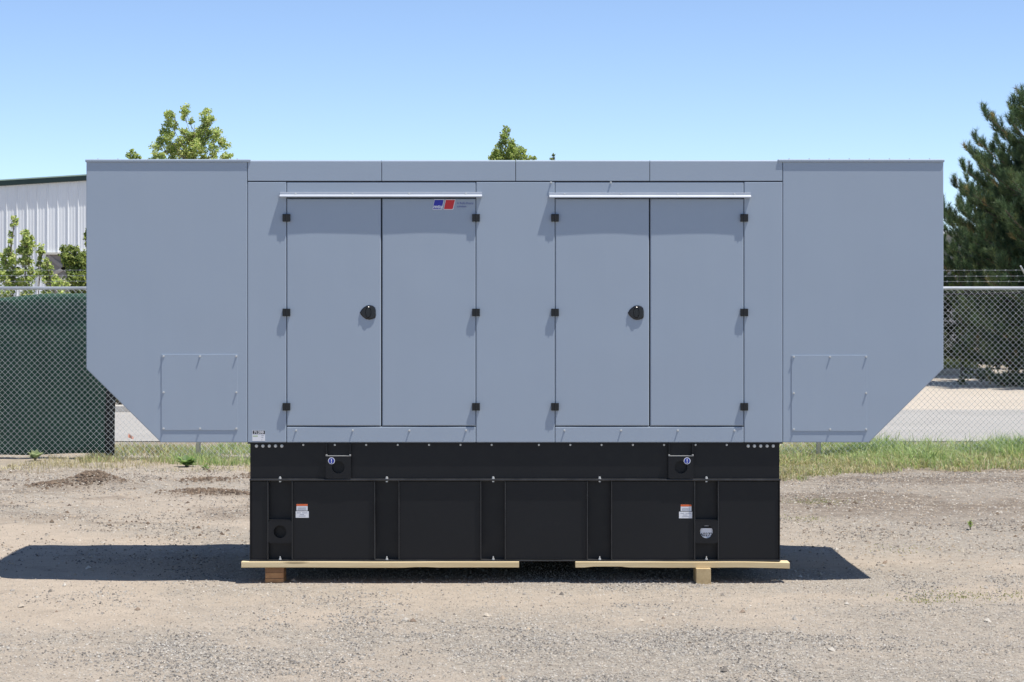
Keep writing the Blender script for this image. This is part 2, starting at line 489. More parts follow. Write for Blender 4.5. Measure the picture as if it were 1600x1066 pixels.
GREY = [(0.38, 0.355, 0.32), (0.45, 0.42, 0.375), (0.34, 0.315, 0.28), (0.28, 0.26, 0.24), (0.43, 0.405, 0.37), (0.40, 0.355, 0.295), (0.40, 0.35, 0.29), (0.20, 0.18, 0.16)]
def rough_mask(x, y):
    m = sstep(0.53, 0.64, fbm(x * 1.3, y * 1.1, 140, 5)) * (0.25 + 0.75 * gravel_mask(x, y))
    for (mx, my, rx, ry) in ((-1.05, -1.9, 0.38, 0.75), (3.15, -1.35, 0.45, 0.22), (0.4, -2.75, 0.8, 0.35), (2.0, -3.0, 0.8, 0.3), (-2.2, -2.9, 0.9, 0.4), (-0.2, -2.3, 0.6, 0.3)):
        m = np.maximum(m, np.exp(-((x - mx) / rx) ** 2 - ((y - my) / ry) ** 2) * sstep(0.35, 0.6, fbm(x * 3, y * 3, 141, 3)))
    return np.clip(m, 0, 1)
TANS = [(0.40, 0.33, 0.25), (0.33, 0.27, 0.21), (0.45, 0.38, 0.30), (0.22, 0.17, 0.13), (0.14, 0.11, 0.085)]
stones(230000, (-5, 5), (-4.6, 0.6), (0.005, 0.018), lambda x, y: 0.12 + 0.85 * gravel_mask(x, y) ** 1.5, 41, GREY, 'gravel', 'loose grey crushed stone over the bare yard in front')
stones(120000, (-8, 8), (0.6, 10.5), (0.008, 0.030), lambda x, y: 0.16 + 0.7 * gravel_mask(x, y), 42, GREY + TANS[:2], 'gravel', 'loose grey stones on the yard behind the generator')
DARKS = [(0.12, 0.112, 0.104), (0.15, 0.142, 0.132), (0.18, 0.17, 0.16), (0.26, 0.25, 0.235), (0.34, 0.325, 0.30), (0.42, 0.40, 0.37)]
stones(230000, (-5, 5), (-4.6, 0.8), (0.005, 0.021), lambda x, y: 0.012 + rough_mask(x, y), 46, DARKS, 'coarse_gravel', 'rough patches of dark and pale crushed stone in the foreground')
stones(120000, (-8, 8), (0.8, 11.0), (0.008, 0.028), lambda x, y: 0.03 + 0.9 * rough_mask(x, y), 47, DARKS[:4] + [(0.17, 0.135, 0.105), (0.13, 0.10, 0.08)], 'coarse_gravel', 'rough patches of dark stone and soil on the yard behind the generator')
stones(9000, (-8, 8), (2.5, 11.5), (0.012, 0.06), lambda x, y: 0.08 + 0.92 * mound_mask(x, y), 43, [(0.15, 0.11, 0.08), (0.11, 0.08, 0.06), (0.20, 0.155, 0.115)], 'soil_clods', 'dark soil clods heaped on the yard')
stones(60000, (-5.6, -1.6), (6.2, 9.8), (0.012, 0.055), lambda x, y: mound_mask(x, y) ** 2, 44, [(0.15, 0.11, 0.08), (0.11, 0.08, 0.06), (0.19, 0.145, 0.105)], 'soil_crumbs', 'crumbly brown soil on the dug mounds')
stones(500, (-4, 4), (-4.4, 2.5), (0.022, 0.06), lambda x, y: 0.35 + 0 * x, 45, GREY + TANS, 'larger_gravel', 'scattered larger stones across the bare yard')

# ------------------------------------------------------------------ the generator
TZ0 = Z(877)                                   # underside of the tank
gen = thing('standby_generator', 'long grey steel generator enclosure standing on a black fuel tank base', 'generator', (0, 1.0, TZ0))
DEP = 1.95
# dark frame behind the panels
box('inner_frame', X(388.5), X(1221.5), 0.034, DEP - 0.034, Z(691), Z(254), 'void', gen)
bk = box('rear_wall', X(388), X(1222), DEP - 0.033, DEP - 0.002, Z(691), Z(284), 'panel', gen, 0.003)

def bolt_mesh(r, h, n=6):
    bm = bmesh.new()
    add_cyl(bm, (0, 0, 0), (0, -h * 0.25, 0), r * 1.35, r * 1.35, 14)
    add_cyl(bm, (0, -h * 0.25, 0), (0, -h, 0), r, r * 0.9, n)
    return bm_mesh('bolt', bm, 'bolt')
BOLT = bolt_mesh(0.0052, 0.0115)
BOLT_L = bolt_mesh(0.008, 0.012)
def bolt(px, py, parent, y=0.0, me=None):
    return link('bolt', me or BOLT, parent, (X(px), y, Z(py)))

# end hoods with the cut-off lower corner
def hood(outer, inner, mirror, panel, bxs, bys):
    s = -1 if mirror else 1
    pts = [(outer, 253), (inner, 253), (inner, 691.5), (outer + s * 116.5, 691.5), (outer, 576.5)]
    bm = bmesh.new()
    add_prism(bm, [(X(a), Z(b)) for a, b in pts], 0.0, DEP)
    bevel_all(bm, 0.006, 3)
    h = link('end_hood', bm_mesh('end_hood', bm, 'panel'), gen)
    a, b = (outer - 1.5, inner + 5.5) if not mirror else (inner - 8, outer + 1.5)
    bm = bmesh.new()
    add_box(bm, X(a), X(b), -0.0095, DEP + 0.0095, Z(253.7), Z(249.0)); bevel_all(bm, 0.007, 3)
    link('roof_cap', bm_mesh('roof_cap', bm, 'panel'), h)
    for k in range(8):
        px = a + (b - a) * (k + 0.6) / 8.3
        bm = bmesh.new()
        add_cyl(bm, (0, 0, 0), (0, 0, 0.009), 0.006, 0.005, 6)
        link('bolt', bm_mesh('bolt', bm, 'bolt'), h, (X(px), 0.03, Z(249.3)))
    pbox('access_panel', panel[0], panel[1], panel[2], panel[3], -0.0042, 0.0005, 'panel', h, 0.0012)
    for j, y in enumerate(bys):
        for i, x in enumerate(bxs):
            if not (i == 1 and j == 1):
                bolt(x, y, h, -0.0042)
    # side bolts along the outer vertical edge
    for y in (265, 313, 362, 419, 467, 512, 560):
        bm = bmesh.new()
        add_cyl(bm, (0, 0, 0), (-s * 0.009, 0, 0), 0.006, 0.005, 6)
        link('bolt', bm_mesh('bolt', bm, 'bolt'), h, (X(outer), 0.06, Z(y)))
    return h
hood(134.8, 386.3, False, (252.5, 371.5, 553.8, 672.3), (255.8, 312.6, 369.4), (556.8, 613.0, 669.6))
hood(1474.3, 1223.2, True, (1236.8, 1354.6, 555.2, 673.6), (1240.3, 1296.8, 1353.3), (557.6, 614.2, 670.8))

for a, b in ((387.2, 596.0), (597.0, 805.3), (806.3, 1014.8), (1015.8, 1222.4)):
    bm = bmesh.new()
    add_box(bm, X(a), X(b), -0.001, DEP, Z(283.0), Z(250.3))
    top_e = [e for e in bm.edges if all(v.co.z > Z(255) and v.co.y < 0.5 for v in e.verts)]
    oth_e = [e for e in bm.edges if all(v.co.y < 0.5 for v in e.verts) and e not in top_e]
    bmesh.ops.bevel(bm, geom=top_e, offset=0.011, segments=4, affect='EDGES', profile=0.5)
    oth_e = [e for e in bm.edges if all(abs(v.co.y + 0.001) < 1e-5 for v in e.verts) and max(v.co.z for v in e.verts) < Z(252) and e.calc_length() > 0.02]
    bmesh.ops.bevel(bm, geom=[e for e in oth_e if abs(e.verts[0].co.x - e.verts[1].co.x) > 0.1 and e.verts[0].co.z < Z(270)], offset=0.004, segments=2, affect='EDGES', profile=0.6)
    link('roof_panel', bm_mesh('roof_panel', bm, 'panel'), gen)
wp = {}
wp['a'] = pbox('wall_panel', 386.8, 447.4, 284.2, 691.5, 0, 0.033, 'panel', gen, 0.006)
wp['b'] = pbox('wall_panel', 744.0, 866.9, 284.2, 691.5, 0, 0.033, 'panel', gen, 0.006)
wp['c'] = pbox('wall_panel', 1162.8, 1222.8, 284.2, 691.5, 0, 0.033, 'panel', gen, 0.006)
for a, b in ((448.0, 743.4), (867.4, 1162.2)):
    pbox('header_panel', a, b, 284.8, 308.6, 0.001, 0.033, 'panel', gen, 0.006)
    sp_ = pbox('sill_panel', a, b, 667.0, 691.5, 0.0, 0.033, 'panel', gen, 0.006)
    for k in range(4):
        bolt(a + 14.6 + 88.55 * k, 672.6, sp_)
for px, py in ((861, 285.2), (954.5, 285.0)):
    bolt(px, py, gen, -0.001)

# doors: sheets with a very slight bow
def door(a, b, hinge_px, seed):
    x0, x1, z0, z1 = X(a), X(b), Z(665.6), Z(310.4)
    nx, nz = 15, 33
    bm = bmesh.new()
    e = 0.006
    us = [0.0, e / (x1 - x0)] + [i / nx for i in range(1, nx)] + [1 - e / (x1 - x0), 1.0]
    vs = [0.0, e / (z1 - z0)] + [i / nz for i in range(1, nz)] + [1 - e / (z1 - z0), 1.0]
    rows = []
    us, vs = us[1:-1], vs[1:-1]
    for j, v in enumerate(vs):
        row = []
        for i, u in enumerate(us):
            y = -0.0016 * math.sin(math.pi * u) * (0.6 + 0.8 * float(fbm(u * 1.7 + seed, v * 2.1, 50, 2)))
            y -= 0.0014 * (float(fbm(u * 1.4, v * 1.8 + seed * 3, 51, 2)) - 0.5)
            row.append(bm.verts.new((x0 + (x1 - x0) * u, y, z0 + (z1 - z0) * v)))
        rows.append(row)
    for j in range(len(vs) - 1):
        for i in range(len(us) - 1):
            bm.faces.new((rows[j][i], rows[j][i + 1], rows[j + 1][i + 1], rows[j + 1][i]))
    loop = [rows[0][i] for i in range(len(us))] + [rows[j][-1] for j in range(1, len(vs))] + [rows[-1][i] for i in range(len(us) - 2, -1, -1)] + [rows[j][0] for j in range(len(vs) - 2, 0, -1)]
    inner = [bm.verts.new(v.co) for v in loop]      # own vertices, so the rolled edge keeps its own shading
    cx_, cz_ = (x0 + x1) / 2, (z0 + z1) / 2
    hx, hz = (x1 - x0) / 2, (z1 - z0) / 2
    rim = []
    for v in inner:
        ex = hx - abs(v.co.x - cx_) < e * 1.01; ez = hz - abs(v.co.z - cz_) < e * 1.01
        rim.append(bm.verts.new((cx_ + math.copysign(hx, v.co.x - cx_) if ex else v.co.x, e, cz_ + math.copysign(hz, v.co.z - cz_) if ez else v.co.z)))
    for i in range(len(rim)):
        bm.faces.new((inner[i], rim[i], rim[(i + 1) % len(rim)], inner[(i + 1) % len(rim)]))
    back = [bm.verts.new((v.co.x, 0.033, v.co.z)) for v in rim]
    n = len(rim)
    for i in range(n):
        bm.faces.new((rim[i], back[i], back[(i + 1) % n], rim[(i + 1) % n]))
    bm.faces.new(back)
    me = bm_mesh('door', bm, 'panel')
    for p in me.polygons: p.use_smooth = abs(p.normal.y) > 0.95
    d = link('door', me, gen)
    for py in (340.6, 488.3, 635.6):
        bm = bmesh.new()
        add_box(bm, -0.026, -0.003, -0.019, 0.004, -0.0255, 0.0255)
        add_box(bm, 0.003, 0.026, -0.019, 0.004, -0.0255, 0.0255)
        bevel_all(bm, 0.002, 2)
        add_cyl(bm, (0, -0.015, -0.0255), (0, -0.015, 0.0255), 0.0065, 0.0065, 10)
        link('hinge', bm_mesh('hinge', bm, 'hinge'), d, (X(hinge_px), 0.0, Z(py)))
    return d
d1 = door(448.2, 595.2, 447.8, 1.3)
d2 = door(597.3, 743.3, 743.8, 4.1)
d3 = door(867.7, 1014.2, 867.2, 7.7)
d4 = door(1016.2, 1162.0, 1162.7, 9.2)

def latch(cx, cy, d):
    out = [(-12.2, 0.2), (-9.6, -4.4), (-6, -7.8), (-1.5, -10.6), (4, -11.3), (8.5, -10), (11.6, -7.2), (12.6, -3), (12.8, 4), (12.3, 7.6), (10.5, 9.4), (6, 11), (2, 11.5), (-3, 10.6), (-7.5, 7.2), (-10.6, 3.6)]
    k = CAM_D / F
    bm = bmesh.new()
    a = [bm.verts.new((x * k, 0.002, -z * k)) for x, z in out]
    b = [bm.verts.new((x * k, -0.007, -z * k)) for x, z in out]
    c = [bm.verts.new((x * k * 0.86 + 0.001, -0.0105, -z * k * 0.86)) for x, z in out]
    n = len(out)
    for p, q in ((a, b), (b, c)):
        for i in range(n): bm.faces.new((p[i], p[(i + 1) % n], q[(i + 1) % n], q[i]))
    bm.faces.new(c)
    pl = link('latch', bm_mesh('latch', bm, 'latch'), d, (X(cx), 0, Z(cy)))
    # round cup, paddle and key barrel sit proud of the housing
    bm = bmesh.new()
    for t in range(20):
        t0, t1 = 2 * math.pi * t / 20, 2 * math.pi * (t + 1) / 20
        for r0, r1, y0, y1 in ((0.027, 0.030, -0.0135, -0.010), (0.024, 0.027, -0.010, -0.0135)):
            f = [(0.004 + 1.0 * r0 * math.cos(t0) * 0.72, y0, r0 * math.sin(t0) * 1.35), (0.004 + r1 * math.cos(t0) * 0.72, y1, r1 * math.sin(t0) * 1.35), (0.004 + r1 * math.cos(t1) * 0.72, y1, r1 * math.sin(t1) * 1.35), (0.004 + r0 * math.cos(t1) * 0.72, y0, r0 * math.sin(t1) * 1.35)]
            bm.faces.new([bm.verts.new(v) for v in f])
    add_box(bm, 0.000, 0.010, -0.0145, -0.006, -0.030, 0.030)
    add_cyl(bm, (-0.034, -0.006, 0.003), (-0.034, -0.0145, 0.003), 0.006, 0.005, 10)
    add_cyl(bm, (0.018, -0.006, 0.003), (0.018, -0.014, 0.003), 0.005, 0.004, 10)
    link('latch_paddle', bm_mesh('latch_paddle', bm, 'latch'), d, (X(cx), 0, Z(cy)))
latch(574.6, 488.2, d1)
latch(993.2, 488.6, d3)

# drip rails over the doors
def rail(a, b, bx, dy):
    k = CAM_D / F
    zt, zl, zb = Z(300.0 + dy), Z(304.2 + dy), Z(308.4 + dy)
    sec = [(-0.0005, zt), (-0.005, zt - 0.0005), (-0.006, zt - 0.003), (-0.006, zl + 0.002), (-0.024, zl), (-0.033, zl - 0.008), (-0.036, zl - 0.0105), (-0.036, zb + 0.001), (-0.034, zb), (-0.030, zb), (-0.030, zb + 0.008), (-0.0005, zb + 0.008)]
    bm = bmesh.new()
    A = [bm.verts.new((X(a), y, z)) for y, z in sec]; B = [bm.verts.new((X(b), y, z)) for y, z in sec]
    n = len(sec)
    for i in range(n): bm.faces.new((A[i], A[(i + 1) % n], B[(i + 1) % n], B[i]))
    bm.faces.new(A); bm.faces.new(B[::-1])
    r = link('drip_rail', bm_mesh('drip_rail', bm, 'rail'), gen)
    for x in bx: bolt(x, 302.6 + dy, r, -0.006)
rail(437.6, 753.2, (462, 550.8, 639.4, 728.2), 0.3)
rail(858.2, 1172.8, (882.2, 970.5, 1058.8, 1147.6), 1.2)

# printed labels: thin stickers
def sticker(name, px0, px1, py0, py1, y, mat, parent, th=0.0006):
    return pbox(name, px0, px1, py0, py1, y - th, y + 0.0003, mat, parent)
def printed(name, body, px, py, size_px, y, mat, parent, shear=0.0, bold=0.0, align='LEFT', sx=1.0):
    k = CAM_D / F
    me = text_mesh(name, body, size_px * k, mat, shear, bold, align)
    if sx != 1.0: me.transform(Matrix.Diagonal((sx, 1, 1, 1)))
    return link(name, me, parent, (X(px), y, Z(py)))
def para(name, x0, x1, y0, y1, skew, r, y, mat, parent, th):
    """parallelogram badge, lower corners rounded; skew = shift of the top edge in pixels"""
    pts = []
    for (cx, cy, a0) in ((x0 + r, y1 - r, 90), (x1 - r, y1 - r, 0)):
        seq = range(0, 91, 18) if a0 == 90 else range(0, 91, 18)
        arr = []
        for t in seq:
            if a0 == 90: ang = math.radians(180 - t); arr.append((cx + r * math.cos(ang), cy + r * math.sin(ang)))
            else: ang = math.radians(90 - t); arr.append((cx + r * math.cos(ang), cy + r * math.sin(ang)))
        pts += arr
    pts += [(x1, y0), (x0, y0)]
    P = [(X(px + skew * (y1 - py) / (y1 - y0)), Z(py)) for px, py in pts]
    bm = bmesh.new(); add_prism(bm, P, y - th, y)
    return link(name, bm_mesh(name, bm, mat), parent)
YL = -0.0034
b1 = para('badge_border', 675.2, 690.8, 311.6, 328.0, 3.6, 2.0, YL, 'white', d2, 0.0012)
para('blue_badge', 676.0, 690.0, 312.6, 327.0, 3.3, 1.5, YL - 0.0013, 'blue', d2, 0.0006)
para('badge_border', 692.6, 708.4, 311.6, 328.0, 3.6, 2.0, YL, 'white', d2, 0.0012)
para('red_badge', 693.5, 707.5, 312.6, 327.0, 3.3, 1.5, YL - 0.0013, 'red', d2, 0.0006)
printed('lettering', 'mtu', 676.6, 325.6, 8.0, YL - 0.0024, 'white', d2, 0.25, 0.0012, sx=1.08)
printed('lettering', 'A Rolls-Royce', 714.0, 319.4, 5.2, YL, 'navytext', d2, sx=0.86)
printed('lettering', 'solution', 714.0, 324.2, 5.2, YL, 'navytext', d2, sx=0.86)

sticker('number_label', 394.2, 414.2, 672.4, 689.2, 0.0, 'white', wp['a'])
sticker('label_header', 395.0, 414.0, 672.9, 678.3, -0.0007, 'ink', wp['a'], 0.0005)
printed('lettering', '71399', 404.4, 677.9, 6.2, -0.0016, 'white', wp['a'], 0, 0.0006, 'CENTER')
sticker('label_stripe', 395.4, 402.8, 680.9, 682.0, -0.0007, 'limeink', wp['a'], 0.0005)
for yy, a, b in ((680.3, 408, 412.5), (683.2, 408.5, 411.5), (687.0, 408.5, 410)):
    sticker('label_line', a, b, yy, yy + 0.7, -0.0007, 'greyink', wp['a'], 0.0005)

# ---- black tank base
YT = 0.055                                     # recessed tank wall; flanges and ribs come forward of it
box('skid_rail', X(390.3), X(1218.6), 0.024, DEP - 0.03, Z(748.6), Z(692.6), 'black', gen, 0.002)
pbox('mounting_plate', 386.6, 1223.2, 691.7, 693.6, 0.004, DEP - 0.004, 'black', gen)
pbox('tank_flange', 389.6, 1219.8, 748.4, 751.6, -0.008, DEP, 'lit_black', gen, 0.0045)
box('fuel_tank', X(390.3), X(1218.6), YT, DEP - 0.05, Z(876.2), Z(751.4), 'black', gen, 0.002)
pbox('bottom_flange', 389.8, 1219.4, 874.9, 877.0, -0.012, DEP, 'lit_black', gen, 0.0035)
pbox('corner_plate', 390.2, 391.6, 751.8, 875.2, 0.0, YT + 0.01, 'black', gen)
pbox('corner_plate', 1217.4, 1218.8, 751.8, 875.2, 0.0, YT + 0.01, 'black', gen)
RIBS = ((418.6, 456.6), (585.4, 623.4), (751.2, 789.4), (917.6, 955.6), (1085.4, 1122.2))
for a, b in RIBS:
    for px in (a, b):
        pbox('stiffener', px - 0.8, px + 0.8, 751.9, 874.7, -0.006, YT + 0.004, 'lit_black', gen, 0.003)
# the bays between the stiffener pairs are closed by cover sheets, slightly back from the stiffener edges
edges = [391.8, 418.0, 457.2, 584.8, 624.0, 750.6, 790.0, 917.0, 956.2, 1084.8, 1122.8, 1217.2]
for i in range(0, len(edges), 2):
    pbox('cover_sheet', edges[i] + 0.15, edges[i + 1] - 0.15, 752.6, 874.4, 0.012, YT + 0.003, 'black', gen, 0.001)

def lift_plate(cx, cy, w, h, r, y0, th, bright=True):
    k = CAM_D / F
    n = 40
    bm = bmesh.new()
    W, H = w * k / 2, h * k / 2
    rings = []
    for yy in (y0, y0 + th):
        o = []; q = []
        for i in range(n):
            t = 2 * math.pi * (i + 0.5) / n
            c, s = math.cos(t), math.sin(t)
            m = min(W / abs(c) if abs(c) > 1e-6 else 9, H / abs(s) if abs(s) > 1e-6 else 9)
            o.append(bm.verts.new((c * m, yy, s * m)))
            q.append(bm.verts.new((c * r * k, yy, s * r * k)))
        rings.append((o, q))
    (o0, q0), (o1, q1) = rings
    for i in range(n):
        j = (i + 1) % n
        bm.faces.new((o0[i], o0[j], q0[j], q0[i])); bm.faces.new((o1[i], q1[i], q1[j], o1[j]))
        bm.faces.new((o0[i], o1[i], o1[j], o0[j])); bm.faces.new((q0[i], q0[j], q1[j], q1[i]))
    return link('lifting_plate', bm_mesh('lifting_plate', bm, 'black'), gen, (X(cx), 0, Z(cy)))
for cx, sx in ((528.8, -1), (1063.8, 1)):
    lp = lift_plate(cx, 730.2, 39.4, 35.4, 9.8, -0.012, 0.012)
    for s in (-1, 1):
        pbox('lifting_rib', cx + s * 18.4 - 1.0, cx + s * 18.4 + 1.0, 694.0, 712.2, -0.010, 0.026, 'black', gen, 0.001)
        pbox('weld_bead', cx + s * 18.4 - 1.4, cx + s * 18.4 + 1.4, 710.0, 713.0, -0.014, 0.0, 'shelf', gen, 0.003)
    pbox('lifting_shelf', cx - 19.2, cx + 19.2, 712.0, 712.9, -0.0135, 0.026, 'shelf', gen, 0.0004)
    # blue mandatory-action disc
    dx = cx - 10.6 if sx < 0 else cx + 9.6
    bm = bmesh.new(); add_cyl(bm, (0, -0.0005, 0), (0, 0.0005, 0), 5.3 * CAM_D / F, n=28)
    st = link('round_sticker', bm_mesh('round_sticker', bm, 'white'), lp, (X(dx), -0.0128, Z(720.0)))
    bm = bmesh.new(); add_cyl(bm, (0, -0.0005, 0), (0, 0.0005, 0), 4.3 * CAM_D / F, n=28)
    link('sticker_face', bm_mesh('sticker_face', bm, 'signblue'), lp, (X(dx), -0.0136, Z(720.0)))
    printed('lettering', '!', dx, 722.9, 8.4, -0.0146, 'white', lp, 0, 0.001, 'CENTER')
for cx, tagged in ((437.6, False), (1103.8, True)):
    lp = lift_plate(cx, 831.0, 36.6, 36.0, 10.0, -0.004, 0.010)
    pbox('plate_edge', cx - 18.0, cx + 18.0, 812.3, 813.1, -0.005, 0.03, 'black', gen)
    if tagged:
        pbox('asset_tag', cx - 13, cx + 13, 825.6, 846.0, 0.0066, 0.0074, 'white', lp)
        pbox('tag_clip', cx - 4, cx + 4, 821.2, 822.4, 0.002, 0.0074, 'greyink', lp)
        printed('lettering', '60272', cx + 0.3, 838.0, 7.6, 0.0058, 'ink', lp, 0, 0.0006, 'CENTER')
# bolts along the skid
for px in (400.2, 410.2, 420.2, 430.0, 439.8, 1169.6, 1179.4, 1189.2, 1199.2, 1208.8):
    bolt(px, 697.4, gen, 0.024, BOLT_L)
for px in (473.4, 522.8, 571.8, 621.2, 670.2, 719.4, 768.2, 842.0, 891.2, 940.2, 989.2, 1038.0, 1087.2, 1136.0):
    bolt(px, 695.6, gen, 0.024)
for px in (437.6, 604.4, 770.6, 937.0, 1103.8):
    for py in (748.4, 875.4):
        bm = bmesh.new()
        add_cyl(bm, (0, 0, 0), (0, 0, 0.006), 0.010, 0.010, 14); add_cyl(bm, (0, 0, 0.006), (0, 0, 0.014), 0.008, 0.008, 6); add_cyl(bm, (0, 0, 0.014), (0, 0, 0.026 if py > 800 else 0.016), 0.004, 0.0038, 8)
        if py < 800: add_cyl(bm, (0, 0, -0.022), (0, 0, -0.0142), 0.008, 0.008, 6)
        link('bolt', bm_mesh('bolt', bm, 'bolt'), gen, (X(px), 0.003 if py < 800 else 0.005, Z(py)))
# warning labels
for x0, x1, x2, x3, dy in ((463.0, 480.4, 461.8, 482.2, 0.0), (1063.8, 1080.6, 1061.2, 1081.8, 0.8)):
    yl = 0.0118
    sticker('warning_label', x0, x1, 788.0 + dy, 798.2 + dy, yl, 'white', gen, 0.0006)
    sticker('label_header', x0, x1, 788.0 + dy, 791.0 + dy, yl - 0.0007, 'orange', gen, 0.0004)
    sticker('warning_label', x2, x3, 799.2 + dy, 809.4 + dy, yl, 'white', gen, 0.0006)
    for a, b, yy in ((0.1, 0.9, 793.2), (0.1, 0.85, 794.8), (0.1, 0.9, 796.4)):
        sticker('label_line', x0 + (x1 - x0) * a, x0 + (x1 - x0) * b, yy + dy, yy + 0.6 + dy, yl - 0.0007, 'greyink', gen, 0.0004)
    for a, b, yy in ((0.1, 0.4, 801.2), (0.5, 0.9, 801.2), (0.3, 0.65, 803.8), (0.25, 0.75, 806.2)):
        sticker('label_line', x2 + (x3 - x2) * a, x2 + (x3 - x2) * b, yy + dy, yy + 0.7 + dy, yl - 0.0007, 'greyink', gen, 0.0004)

# ---- lumber under the tank
def plank(name, px0, px1, ya, yb, drop, label):
    bm = bmesh.new()
    k = CAM_D / F
    n = 24
    rings = []
    for i in range(n + 1):
        u = i / n
        x = X(px0 + (px1 - px0) * u)
        sag = -drop * k * max(0, u - 0.75) / 0.25 + 0.0012 * math.sin(u * 9)
        zt, zb = TZ0 - 0.0005 + min(0, sag), Z(886.2) + sag
        if drop == 0 and 0.60 < u < 0.68: zb += 0.004     # wane along the lower edge
        if drop > 0 and 0.08 < u < 0.24: zb += 0.006
        rings.append([bm.verts.new(c) for c in ((x, ya, zb + 0.002), (x, ya - 0.0, zt - 0.002), (x, ya + 0.003, zt), (x, yb, zt), (x, yb, zb), (x, ya + 0.003, zb))])
    for A, B in zip(rings[:-1], rings[1:]):
        for q in range(6): bm.faces.new((A[q], A[(q + 1) % 6], B[(q + 1) % 6], B[q]))
    bm.faces.new(rings[0]); bm.faces.new(rings[-1][::-1])
    o = link(name, bm_mesh(name, bm, 'pine'))
    return tag(o, label, 'plank', 'planks under the tank')
plank('wooden_plank', 378.0, 811.0, -0.035, 0.105, 0.0, 'longer pale pine plank under the tank, resting on the reddish block')
plank('wooden_plank', 899.0, 1233.0, -0.035, 0.105, 1.6, 'shorter pale pine plank under the tank, resting on the yellowish block')
def sleeper(px0, px1, y0, label, mats, y1=0.17):
    bm = bmesh.new()
    z1 = Z(886.2) - 0.0006; z0 = -0.012
    n = len(mats)
    for i in range(n):
        a = z1 - (z1 - z0) * i / n; b = z1 - (z1 - z0) * (i + 1) / n
        add_box(bm, X(px0) + 0.001 * (i % 2), X(px1) - 0.0015 * (i % 2), y0 + 0.0015 * (i % 2), y1, b, a - 0.0004, i)
    bmesh.ops.bevel(bm, geom=list(bm.edges), offset=0.002, segments=1, affect='EDGES')
    o = link('timber_block', bm_mesh('timber_block', bm, mats))
    return tag(o, label, 'block', 'timber blocks under the planks')
sleeper(414.2, 443.6, -0.005, 'reddish brown layered timber block under the longer plank', ['block_dark', 'block_red', 'block_red'])
sleeper(1086.4, 1109.0, -0.085, 'yellowish square timber block under the shorter plank', ['block'])
sleeper(452, 482, 1.72, 'dark timber block propping the rear of the tank behind the reddish block', ['block_dark'], 1.9)
sleeper(1060, 1090, 1.72, 'dark timber block propping the rear of the tank behind the yellowish block', ['block_dark'], 1.9)
rp_ = box('wooden_plank', X(420), X(1180), 1.72, 1.88, Z(886.2), TZ0 - 0.0005, 'pine'); tag(rp_, 'pine plank under the rear edge of the tank, in the shade', 'plank', 'planks under the tank')

# ------------------------------------------------------------------ chain link fence
FD = CAM_D + FENCE_Y
FX0, FX1 = -9.0, 9.0
FT = Z(450.5, FD)
fence = thing('chain_link_fence', 'galvanised chain link fence topped with barbed wire behind the generator', 'fence', (0, FENCE_Y, 0))
W = 0.072
ncol = int((FX1 - FX0) / (W / 2)); nrow = int((FT - 0.02) / (W / 2))
ci = np.arange(ncol)[:, None]; ri = np.arange(nrow + 1)[None, :]
wx = FX0 + (ci + 0.5) * (W / 2) + np.where((ri + ci) % 2 == 0, -1, 1) * (W / 4 + 0.0012)
wx = wx + 0.004 * (fbm(ci * 0.15, ri * 0.15, 60, 2) - 0.5)
wz = 0.015 + ri * (W / 2) + 0 * ci + 0.006 * (fbm(ci * 0.05, ri * 0.05, 61, 2) - 0.5)
wy = FENCE_Y - 0.026 + np.where((ri + ci) % 2 == 0, 1, -1) * 0.0018 + 0.02 * (fbm(ci * 0.02, ri * 0.06, 62, 2) - 0.5)
P = np.stack([wx, wy, wz], -1)
rad = 0.0025
offs = np.array([(rad, 0, 0), (-rad * 0.5, rad * 0.87, 0), (-rad * 0.5, -rad * 0.87, 0)])
V = (P[:, :, None, :] + offs[None, None]).reshape(-1, 3)
vid = np.arange(ncol * (nrow + 1) * 3).reshape(ncol, nrow + 1, 3)
fs = []
for k in range(3):
    fs.append(np.stack([vid[:, :-1, k], vid[:, :-1, (k + 1) % 3], vid[:, 1:, (k + 1) % 3], vid[:, 1:, k]], -1).reshape(-1, 4))
tag(link('wire_mesh', mesh_np('wire_mesh', V, np.concatenate(fs), 'wire', True), fence), kind='stuff')
bm = bmesh.new(); add_cyl(bm, (FX0, FENCE_Y, FT), (FX1, FENCE_Y, FT), 0.021, n=14)
link('top_rail', bm_mesh('top_rail', bm, 'galv', True), fence)
for px in (-336, -13, 310, 633, 956, 1279, 1611, 1930):
    x = X(px, FD)
    if not FX0 < x < FX1: continue
    bm = bmesh.new(); add_cyl(bm, (x, FENCE_Y + 0.0, -0.1), (x, FENCE_Y, FT + 0.03), 0.030, n=14)
    add_cyl(bm, (x, FENCE_Y, FT + 0.03), (x, FENCE_Y, FT + 0.05), 0.034, 0.02, n=14)
    p = link('post', bm_mesh('post', bm, 'galv', True), fence)
    bm = bmesh.new()
    add_tube(bm, [(x, FENCE_Y, FT + 0.04), (x - 0.165, FENCE_Y - 0.16, FT + 0.27)], [0.014, 0.010], 8)
    link('barb_arm', bm_mesh('barb_arm', bm, 'galv'), p)
